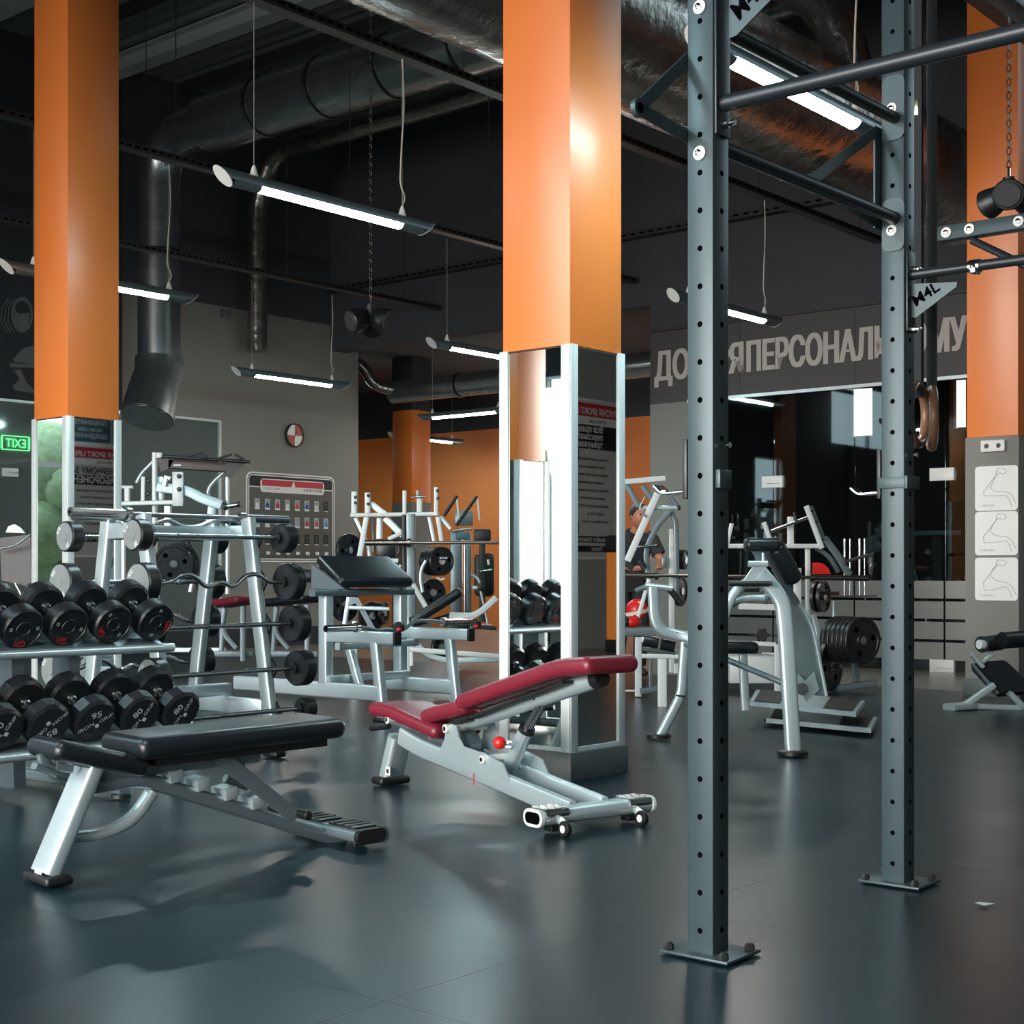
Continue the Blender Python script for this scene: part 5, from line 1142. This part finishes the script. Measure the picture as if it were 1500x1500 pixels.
M4.seg('swing_arm', S5([(130, 430), (190, 560), (250, 700), (260, 800)]), 6, SILVER, dy=.12, fil=.1); M4.blk('back_pad', *o5(312, 628), *o5(500, 800), LEATH, dy=.1, d=.1, bev=.03)
M4.seg('seat_rail', S5([(140, 805), (520, 822)]), 6, WHITE, dy=.0); M4.seg('hand_lever', S5([(540, 860), (515, 930), (540, 965)]), 4, WHITE, dy=-.1); M4.seg('lower_leg', S5([(70, 1155), (30, 1400)]), 7, SILVER, dy=.05)
M4.seg('lower_leg', S5([(590, 930), (612, 1390)]), 4, WHITE, dy=-.1)
M4.poly('lower_gusset', S5([(80, 1150), (150, 1160), (310, 1440), (260, 1450), (130, 1210), (80, 1230)]), SILVERD, dy=.0, d=.04); M4.seg('lower_rail', S5([(70, 1250), (440, 1262)]), 6, SILVER, dy=-.05)
M4.seg('floor_post', [(520, 910), (520, 990)], 8, SILVER, dy=.1); M4.seg('floor_post', [(598, 900), (598, 985)], 8, SILVER, dy=.2)
plate(W.y(13.1, 511, 806), (.75, -.66, 0), .15, 'black plate at the far left of the white press machine, upper one'); plate(W.y(13.1, 505, 885), (.75, -.66, 0), .16, 'black plate at the far left of the white press machine, lower one')
plate(W.y(13.2, 545, 902), (.5, -.86, 0), .13, 'black plate low behind the preacher bench between its posts')
plate(W.y(13.25, 562, 898), (.95, -.3, 0), .10, 'small black plate standing low behind the preacher bench')
c0 = W.y(13.4, 646, 822); ax = Vector((.6, -.8, 0))
for i in range(4): plate(c0 - ax * (.05 * i), ax, .135, 'black plate on the horn right of the grey post, %s from the front' % ['first', 'second', 'third', 'last'][i], th=.04, group='plates right of the grey post')
plate(W.y(13.5, 634, 868), (.4, -.9, 0), .125, 'dark plate hanging low behind the tilted black bench pad')
M4.seg('plate_horn', S5([(900, 800), (972, 800)]), 5, STEEL, dy=.2, rnd=True); M4.seg('curved_guard', S5([(775, 820), (730, 900), (725, 1000), (745, 1110)]), 5, SILVER, dy=.3, fil=.15); M4.seg('small_handle', S5([(870, 975), (910, 995), (945, 985)]), 3, WHITE, dy=.2, rnd=True)
M5 = Mach('bench_press_station', 'grey upright press station with tilted black bench left of the middle column', 'bench press', 12.2, 602)
M5.seg('post', S5([(635, 395), (645, 1330)]), 13, SILVERD, dy=.1, h=.1); M5.seg('post_face', S5([(572, 400), (575, 920)]), 6, PLAST, dy=.06, h=.04); M5.seg('bar_hook', S5([(510, 640), (535, 720), (520, 760)]), 4, PLAST, dy=-.1)
MB(M5.A, LEATH).pad([M5.q(*o5(640, 1385), -.15), M5.q(*o5(1100, 1100), -.15)], .26, .085, er=.03).build('bench_pad', parent=M5.r)
M5.seg('brace', S5([(655, 1035), (772, 1240)]), 7, WHITE, dy=-.2); M5.seg('seat_tube', S5([(990, 1322), (1200, 1330), (1300, 1270), (1420, 1160)]), 9.5, WHITE, dy=-.1, fil=.15); M5.seg('pad_rail', S5([(650, 1420), (1010, 1310)]), 5, PLAST, dy=.0)
M5.seg('base_tube', [(603, 935), (625, 960), (655, 968), (735, 966)], 8, SILVER, dy=-.1, fil=.2); M5.seg('base_beam', [(600, 951), (735, 962)], 7, WHITE, dy=-.3); M5.seg('rear_foot', [(603, 905), (603, 975)], 6, WHITE, dy=.0); 
plate(W.y(12.6, 646, 948), (.6, -.8, 0), .10, 'dark plate near the floor behind the red bench headrest')
olympic(W.y(12.05, 535, 795), W.y(12.05, 905, 795), 'long bar racked across the grey press station, running behind the middle column', sl=.38, A=W, m0=MATS['bronzed_steel'], rs=.024, rb=.013)
# climber / cardio machines
M6 = Mach('stair_climber', 'grey step machine with slanted black handrails in front of the orange wall', 'cardio machine', 15.5, 690)
M6.blk('tower', *o5(1005, 560), *o5(1105, 1330), SILVERD, dy=.1, d=.5, bev=.02); M6.blk('side_column', *o5(1125, 560), *o5(1190, 1400), SILVERD, dy=-.1, d=.12, bev=.02); M6.seg('chrome_edge', S5([(1130, 680), (1130, 1300)]), 2.5, CHROME, dy=-.18, rnd=True)
M6.blk('console', *o5(1040, 365), *o5(1205, 500), SILVERD, dy=.05, d=.1, bev=.015); M6.blk('screen', *o5(1050, 560), *o5(1160, 625), BLUEG, dy=-.2, d=.03)
for x0, y0, x1, y1 in ((940, 410, 1060, 225), (1050, 500, 1240, 230)): M6.seg('handrail', S5([(x0, y0), (x1, y1)]), 5, PLAST, dy=-.1, rnd=True)
for x0, y0, x1, y1 in ((1055, 240, 1075, 440), (1245, 255, 1265, 450)): M6.seg('rail_post', S5([(x0, y0), (x1, y1)]), 2.6, WHITE, dy=-.1, rnd=True)
M6.seg('grip_bar', S5([(1025, 550), (1200, 525)]), 4, STEEL, dy=-.2, rnd=True); M6.blk('foot', *o5(1180, 1405), *o5(1370, 1440), SILVERD, dy=.0, d=.4, bev=.01); M6.blk('base', *o5(980, 1330), *o5(1190, 1480), PLAST, dy=.2, d=.8)
M7 = Mach('elliptical_trainer', 'dark cross trainer tucked left of the middle column', 'cardio machine', 14.6, 712)
M7.blk('console', *o5(1215, 530), *o5(1370, 650), PLAST, dy=0, d=.1, bev=.02); M7.seg('mast', S5([(1290, 640), (1290, 1380)]), 9, PLAST, dy=0, h=.08); M7.blk('shroud', *o5(1220, 750), *o5(1400, 1150), PLAST, dy=.3, d=.3, bev=.05)
M7.seg('arm', S5([(1185, 945), (1250, 980), (1270, 1030)]), 5, SILVER, dy=-.1, fil=.05, rnd=True); M7.seg('pedal_arm', S5([(1275, 1100), (1340, 1400)]), 3.5, SILVER, dy=-.1, rnd=True)
p = M7.q(*o5(1285, 1062), -.15); MB(M7.A, PLAST).lathe(p, (0, -1, 0), [(.045, 0), (.045, .03), (.02, .04)], 16).build('hub', parent=M7.r); M7.seg('crank', S5([(1200, 1070), (1285, 1062)]), 6, SILVER, dy=-.1); M7.seg('tablet_rest', S5([(1345, 810), (1350, 860)]), 4, SILVER, dy=-.1); M7.seg('cross_link', S5([(1270, 920), (1380, 905)]), 3, STEEL, dy=-.15, rnd=True); M7.seg('base', S5([(1200, 1420), (1420, 1440)]), 6, PLAST, dy=.1)

# --- pull-down machine at the left behind the barbell rack
M8 = Mach('pulldown_machine', 'silver pulldown machine with black multi-grip pull-up bar above the barbell rack', 'exercise machine', 14.0, 250)
o6 = lambda x, y: (150 + x / 6.522, 640 + y / 6.522)
S6 = lambda L: [o6(*p) for p in L]
M8.seg('main_post', S6([(500, 150), (500, 1500)]), 6, WHITE, h=.07); M8.blk('post_cap', *o6(518, 150), *o6(568, 205), WHITE, dy=0, d=.06); M8.blk('post_plate', *o6(515, 380), *o6(585, 640), SILVER, dy=.05, d=.04)
M8.seg('pull_up_bar', S6([(570, 185), (1412, 238)]), 5, PLAST, dy=-.1, rnd=True); M8.seg('top_beam', S6([(640, 258), (1210, 295)]), 14, mat('brown_black_steel', (.035, .025, .025), .4, .3), dy=0, h=.08)
m = MB(M8.A, WHITET); a = M8.q(*o6(680, 275), -.045); m.text('matrix', a, M8.q(*o6(760, 280), -.045) - a, Z, .03, 'L', .02) if False else m.box(M8.q(*o6(715, 270), -.045), (.07, .002, .016)); m.build('emblem', parent=M8.r)
M8.poly('gusset', S6([(525, 215), (690, 205), (640, 300), (560, 335)]), PLAST, dy=-.04, d=.02); M8.poly('gusset', S6([(1180, 240), (1372, 242), (1215, 392), (1180, 380)]), PLAST, dy=-.05, d=.02)
for L in ([(800, 190), (965, 146), (1000, 180), (940, 205)], [(1075, 215), (1240, 165)], [(1268, 165), (1362, 222)]): M8.seg('grip', S6(L), 3.4, PLAST, dy=-.2, rnd=True, fil=.02)
M8.seg('curved_tube', S6([(490, 230), (370, 350), (325, 440)]), 6, SILVER, dy=.05, rnd=True, fil=.1); M8.seg('curved_tube', S6([(1165, 335), (1060, 430), (1010, 500), (1010, 570)]), 6, SILVER, dy=.05, rnd=True, fil=.12); M8.seg('side_post', S6([(1195, 385), (1195, 1500)]), 5, SILVER, dy=.05)
M8.seg('bolt_plate', S6([(390, 380), (385, 630)]), 6, WHITE, dy=.0, h=.02); M8.blk('bolt_plate', *o6(672, 335), *o6(775, 662), WHITE, dy=-.1, d=.05); M8.bolts(S6([(733, 375), (733, 500)]), r=.022, dy=-.13); M8.bolts(S6([(435, 420), (435, 540)]), r=.022, dy=-.03); M8.seg('horizontal_beam', S6([(130, 640), (680, 625)]), 6.5, WHITE, dy=-.1, h=.05)
bl = mat('pale_blue_steel', (.30, .42, .46), .35, .4)
M8.seg('lever_arm', S6([(525, 480), (700, 500), (830, 520), (950, 590), (1140, 650)]), 15, bl, dy=-.05, h=.06, fil=.2); M8.seg('arm_bracket', S6([(1060, 620), (1040, 740)]), 13, bl, dy=-.05, h=.04); M8.seg('arm_stop', S6([(590, 470), (610, 380), (650, 400)]), 7, SILVER, dy=-.1)
M8.seg('horn', S6([(1180, 665), (1310, 645)]), 7, STEEL, dy=-.1, rnd=True); M8.seg('horn_collar', S6([(1160, 668), (1190, 662)]), 11, PLAST, dy=-.1, rnd=True); M8.seg('horn_tip', S6([(1290, 648), (1320, 643)]), 8, PLAST, dy=-.1, rnd=True)
M8.seg('side_beam', S6([(140, 480), (290, 480)]), 4.5, WHITE, dy=.1); M8.seg('short_post', S6([(238, 490), (238, 620)]), 7.5, WHITE, dy=.1); M8.seg('short_post', S6([(625, 660), (625, 900)]), 10, SILVER, dy=.0); M8.seg('rear_post', S6([(200, 680), (200, 1500)]), 6, SILVER, dy=.1)
M8.seg('side_handle', S6([(790, 985), (870, 1110)]), 10, PLAST, dy=-.1, rnd=True); M8.poly('warning_label', S6([(850, 1110), (900, 1090), (960, 1210), (900, 1290)]), mat('label_dark', (.08, .09, .09), .5), dy=-.12, d=.01)
M8.seg('white_bracket', S6([(880, 1300), (840, 1480)]), 6, SILVER, dy=-.05); M8.seg('base_rail', [(165, 952), (330, 952)], 7, SILVER, dy=0, h=.08)
plate(W.y(13.7, 254, 826), (.25, -.97, 0), .185, 'large black plate behind the upper barbells of the rack')
plate(W.y(13.85, 262, 826), (.25, -.97, 0), .20, 'second large black plate behind the barbell rack, just behind its twin')
# benches near the grey wall
for nm, col, px0, px1, py, Yb, lb in (('weight_bench', LEATHR, 322, 366, 882, 13.2, 'small burgundy bench seen through the barbell rack'), ('weight_bench', LEATH, 398, 460, 880, 13.0, 'black padded bench near the grey wall below the notice board')):
    q = Mach(nm, lb, 'weight bench', Yb, (px0 + px1) / 2)
    MB(q.A, col).pad([q.q(px0, py + 3, .25), q.q(px1, py - 4, -.05)], .3, .075, er=.03).build('pad', parent=q.r)
    q.seg('leg', [(px1 - 10, py + 6), (px1 - 10, 968)], 8, SILVERD, dy=0); q.seg('leg', [(px0 + 6, py + 8, .2), (px0 + 2, 962, .2)], 7, SILVERD, dy=.2); q.seg('base_rail', [(px0 - 10, 958), (px1 + 4, 958)], 9, SILVERD, dy=.1); q.seg('tube', [(px0 + 8, py + 10), (px0 + 2, 925), (px0 + 24, 950)], 6, SILVERD, dy=.05, fil=.1)
# dark machine at the far left behind the dumbbells
q = Mach('leg_press_machine', 'dark machine with black backboard at the left edge behind the dumbbells', 'exercise machine', 10.9, 20)
q.poly('backboard', [(0, 788), (44, 783), (46, 852), (36, 858), (2, 850)], PLAST, dy=.05, d=.06); q.seg('handle_tube', [(-12, 806), (24, 799), (44, 783)], 3.5, SILVERD, dy=-.1, rnd=True, fil=.05)
for a, b in (((4, 856), (34, 900)), ((22, 854), (46, 900)), ((-10, 862), (10, 905))): q.seg('chrome_rail', [a, b], 3.2, CHROME, dy=.0, rnd=True)
q.poly('round_pad', [(8, 780), (12, 771), (20, 768), (28, 772), (36, 781)], WHITEP, dy=.1, d=.03); q.blk('cream_panel', 40, 853, 52, 877, WHITEP, dy=.15, d=.05); q.seg('frame', [(-8, 1000), (50, 1000)], 8, SILVERD, dy=.1); q.seg('post', [(10, 855), (12, 1000)], 8, SILVERD, dy=.1)

# --- curl / back extension bench at the right edge
q = Mach('back_extension_bench', 'small silver bench with black foam rollers at the right edge', 'exercise bench', 10.7, 1445)
r_ = .066
for x0, x1, y_ in ((1438, 1466, 944), (1468, 1530, 938)): q.seg('foam_roller', [(x0, y_, 0), (x1, y_ - 4, .15)], 25, LEATH, dy=0, rnd=True)
q.seg('roller_hub', [(1434, 944, -.02), (1442, 944, 0)], 14, ALU, dy=0, rnd=True)
MB(q.A, LEATH).prism([q.q(*p, .1) for p in ((1426, 972), (1436, 969), (1470, 967), (1476, 970), (1504, 997), (1504, 1010), (1500, 1013), (1466, 1016), (1460, 1013), (1427, 977))], (0, .05, -.03)).build('pad', parent=q.r)
q.poly('pad_edge', [(1424, 974), (1427, 972), (1464, 1015), (1460, 1018)], SILVERD, dy=.06, d=.05)
q.seg('roller_arm', [(1423, 958), (1440, 977)], 6, SILVER, dy=.05); q.seg('roller_arm', [(1456, 956), (1436, 972)], 6, SILVER, dy=.1)
q.seg('leg', [(1456, 1003), (1412, 1034)], 9, SILVER, dy=.0, h=.06); q.seg('leg', [(1478, 1015), (1500, 1036)], 8, SILVER, dy=.0, h=.06); q.seg('base_rail', [(1410, 1034), (1530, 1038)], 8, SILVER, dy=.05, h=.06)
q.seg('base_foot', [(1390, 1036, -.02), (1420, 1033, .05)], 9, SILVER, dy=.0, h=.14)

# --- person behind the lever machine
def _body(nt, N, L):
    b = N.new('ShaderNodeBsdfPrincipled'); o = N.new('ShaderNodeOutputMaterial'); t = N.new('ShaderNodeTexCoord'); s = N.new('ShaderNodeSeparateXYZ'); g = N.new('ShaderNodeMath'); g.operation = 'GREATER_THAN'; g.inputs[1].default_value = .96
    m = N.new('ShaderNodeMix'); m.data_type = 'RGBA'; m.inputs[6].default_value = (.012, .013, .016, 1); m.inputs[7].default_value = (.42, .17, .10, 1)
    L.new(t.outputs['Object'], s.inputs[0]); L.new(s.outputs[2], g.inputs[0]); L.new(g.outputs[0], m.inputs[0]); L.new(m.outputs[2], b.inputs['Base Color']); L.new(b.outputs[0], o.inputs[0])
BODY = node_mat('skin_and_trousers', _body)
def person():
    Yp = 14.0; base = W.y(Yp, 921, 760); x0 = base.x; A = Fr(x0, Yp, 0, 20)
    o = thing('person', 'person with dark hair in a dark shirt bending forward behind the lever machine', 'person', A)
    J = {'pel': (0, .0, .92, .09), 'sp1': (0, -.03, 1.08, .08), 'sp2': (0, -.09, 1.27, .09), 'neck': (0, -.16, 1.41, .055), 'nk2': (0, -.19, 1.46, .05),
         'shL': (.17, -.12, 1.35, .06), 'elL': (.24, -.22, 1.12, .042), 'wrL': (.12, -.42, 1.06, .03), 'haL': (.08, -.50, 1.07, .03),
         'shR': (-.17, -.12, 1.35, .06), 'elR': (-.25, -.20, 1.12, .042), 'wrR': (-.14, -.40, 1.05, .03), 'haR': (-.10, -.48, 1.06, .03),
         'hpL': (.09, .0, .86, .06), 'knL': (.11, -.05, .47, .045), 'anL': (.11, .02, .09, .042), 'toL': (.12, -.14, .04, .035),
         'hpR': (-.09, .0, .86, .06), 'knR': (-.11, -.05, .47, .045), 'anR': (-.11, .02, .09, .042), 'toR': (-.12, -.14, .04, .035)}
    E = [('pel', 'sp1'), ('sp1', 'sp2'), ('sp2', 'neck'), ('neck', 'nk2'), ('sp2', 'shL'), ('shL', 'elL'), ('elL', 'wrL'), ('wrL', 'haL'), ('sp2', 'shR'), ('shR', 'elR'), ('elR', 'wrR'), ('wrR', 'haR'),
         ('pel', 'hpL'), ('hpL', 'knL'), ('knL', 'anL'), ('anL', 'toL'), ('pel', 'hpR'), ('hpR', 'knR'), ('knR', 'anR'), ('anR', 'toR')]
    for sd, hx in (('L', 1), ('R', -1)):
        h = J['ha' + sd]
        for k in range(4):
            f = (h[0] - hx * (.03 - .02 * k), h[1] - .07, h[2] - .01, .009); J['f%d%s' % (k, sd)] = f; E.append(('ha' + sd, 'f%d%s' % (k, sd)))
        J['th' + sd] = (h[0] - hx * .05, h[1] - .03, h[2] - .02, .010); E.append(('ha' + sd, 'th' + sd))
    K = list(J); me = bpy.data.meshes.new('body'); me.from_pydata([J[k][:3] for k in K], [(K.index(a), K.index(b)) for a, b in E], [])
    ob = bpy.data.objects.new('body', me); COL.objects.link(ob); ob.parent = o; me.materials.append(BODY)
    md = ob.modifiers.new('s', 'SKIN'); ob.modifiers.new('u', 'SUBSURF').levels = 1; ob.modifiers[-1].render_levels = 2
    for v, k in zip(me.skin_vertices[0].data, K): v.radius = (J[k][3],) * 2; v.use_root = (k == 'pel')
    m = MB(A, SKIN); hc = Vector((0, -.24, 1.545)); m.sph(hc, .1, 12, (.78, .95, 1.12)); m.sph(hc + Vector((0, -.097, -.01)), .016, 6, (.8, 1, 1.3)); m.sph(hc + Vector((-.078, .01, 0)), .02, 6, (.4, .8, 1.2)); m.sph(hc + Vector((.078, .01, 0)), .02, 6, (.4, .8, 1.2)); hd = m.build('head', parent=o)
    m = MB(A, HAIR); m.sph(hc + Vector((0, .022, .03)), .104, 12, (.82, .95, 1.05)); m.build('hair', parent=o)
    m = MB(A, HAIR); 
    for sx in (-.03, .03): m.sph(hc + Vector((sx, -.088, .018)), .009, 6)
    m.box(hc + Vector((0, -.092, -.05)), (.04, .01, .006)); m.build('face_features', parent=o)
    m = MB(A, SHIRT); m.sweep([(0, .0, .84), (0, -.02, 1.05), (0, -.07, 1.22), (0, -.12, 1.36), (0, -.15, 1.41)], rr(.34, .22, .10, 5), up=Y, scales=[1.0, .95, 1.08, 1.0, .5]); m.build('shirt', parent=o)
    for sx in (-1, 1): MB(A, SHIRT).tube([(sx * .13, -.12, 1.36), (sx * .19, -.13, 1.33), (sx * .23, -.19, 1.19)], .068, 12).build('sleeve', parent=o)
    for sx in (-1, 1): MB(A, SHIRT).sweep([(sx * .08, 0, .93), (sx * .10, -.02, .7), (sx * .115, -.05, .47), (sx * .115, .01, .12)], circ(.09, 14), up=Y, scales=[1.1, 1.05, .85, .7]).build('trouser_leg', parent=o)
person()

# roller on the far side of the preacher bench
MB(W, PLAST).tube([W.y(10.7, 434, 843), W.y(10.7, 456, 844)], .048, 18).build('side_roller', parent=pc)
MB(W, CHROME).tube([W.y(10.7, 456, 844), W.y(10.7, 466, 845)], .012, 10).build('roller_pin', parent=pc)
MB(W, PLAST).path([W.y(10.7, 469, 828), W.y(10.7, 463, 840), W.y(10.7, 464, 868)], .05, .07, .02, fil=.04).build('roller_bracket', parent=pc)
m = MB(G, mat('orange_padding', (.85, .25, .04), .5)); m.box((14.85, -2.0, .72), (.3, .3, 1.1), .02); m.use(PLAST).box((14.85, -2.0, .09), (.32, .32, .16), .01); m.use(PLAST).box((14.85, -2.0, 1.38), (.34, .34, .2), .04)
tag(m.build('padded_post', at=(14.85, -2.0, .01)), 'orange padded post with black top, reflected at the edge of the middle column', 'padded post')
# ---------------------------------------------------------------- daylight, world, trees outside
w = bpy.data.worlds.new('World'); SC.world = w; w.use_nodes = True
bg = w.node_tree.nodes['Background']; bg.inputs[0].default_value = (.70, .92, 1.0, 1); bg.inputs[1].default_value = 2.2
def area(name, c, sx, sy, power, col, d):
    l = bpy.data.lights.new(name, 'AREA'); l.shape = 'RECTANGLE'; l.size = sx; l.size_y = sy; l.energy = power; l.color = col
    o = bpy.data.objects.new(name, l); COL.objects.link(o)
    dd = (G.M.to_3x3() @ Vector(d)); o.location = G.M @ Vector(c); o.rotation_euler = dd.to_track_quat('-Z', 'Y').to_euler(); l.spread = R(95); return o
for i, (a, b) in enumerate(wins):
    area('window_daylight', (S0 - .3, (a + b) / 2, 2.2), b - a, 3.2, (110, 260, 300, 200, 50)[i], (1.0, .93, .88), (1, 0, -.42))
def leafm(n, c): return mat(n, c, .7, bump=.8, bscale=14, vary=.5, vscale=10)
for i, (s_, t_, rad, h) in enumerate(((-11, 2, 2.2, 3.6), (-12.5, 7, 2.6, 4.2), (-11.5, 11.5, 2.3, 3.4), (-13, -3, 2.4, 3.8), (-1.4, 20.2, 2.0, 1.5), (5, 24.5, 2.6, 3.0))):
    o = thing('tree', 'leafy green tree outside the windows behind the viewer, ' + ['second along the front', 'third along the front', 'fourth along the front', 'first along the front', 'left of the side windows', 'right of the side windows'][i], 'tree', G, (s_, t_, 0), 'trees outside')
    MB(G, mat('bark', (.08, .05, .03), .9)).lathe((s_, t_, 0), Z, [(.25, 0), (.18, 1.2), (.1, h - .5)], 10).build('trunk', parent=o)
    m = MB(G, leafm('leaves', (.42, .56, .32))); rn = random.Random(i)
    for k in range(14):
        a = rn.random() * 6.28; q = rn.random(); m.sph((s_ + math.cos(a) * rad * .55 * q, t_ + math.sin(a) * rad * .6 * q, h + rn.uniform(-1.3, 1.4)), rad * rn.uniform(.3, .5), 7, (1, 1, .8))
    m.build('crown', parent=o)
m = MB(G, mat('pavement', (.10, .10, .10), .9)); m.box((-40.5, 8, -.1), (70, 120, .1)); m.box((25, 47, -.1), (61, 48, .1)); tag(m.build('outdoor_ground'), kind='structure')
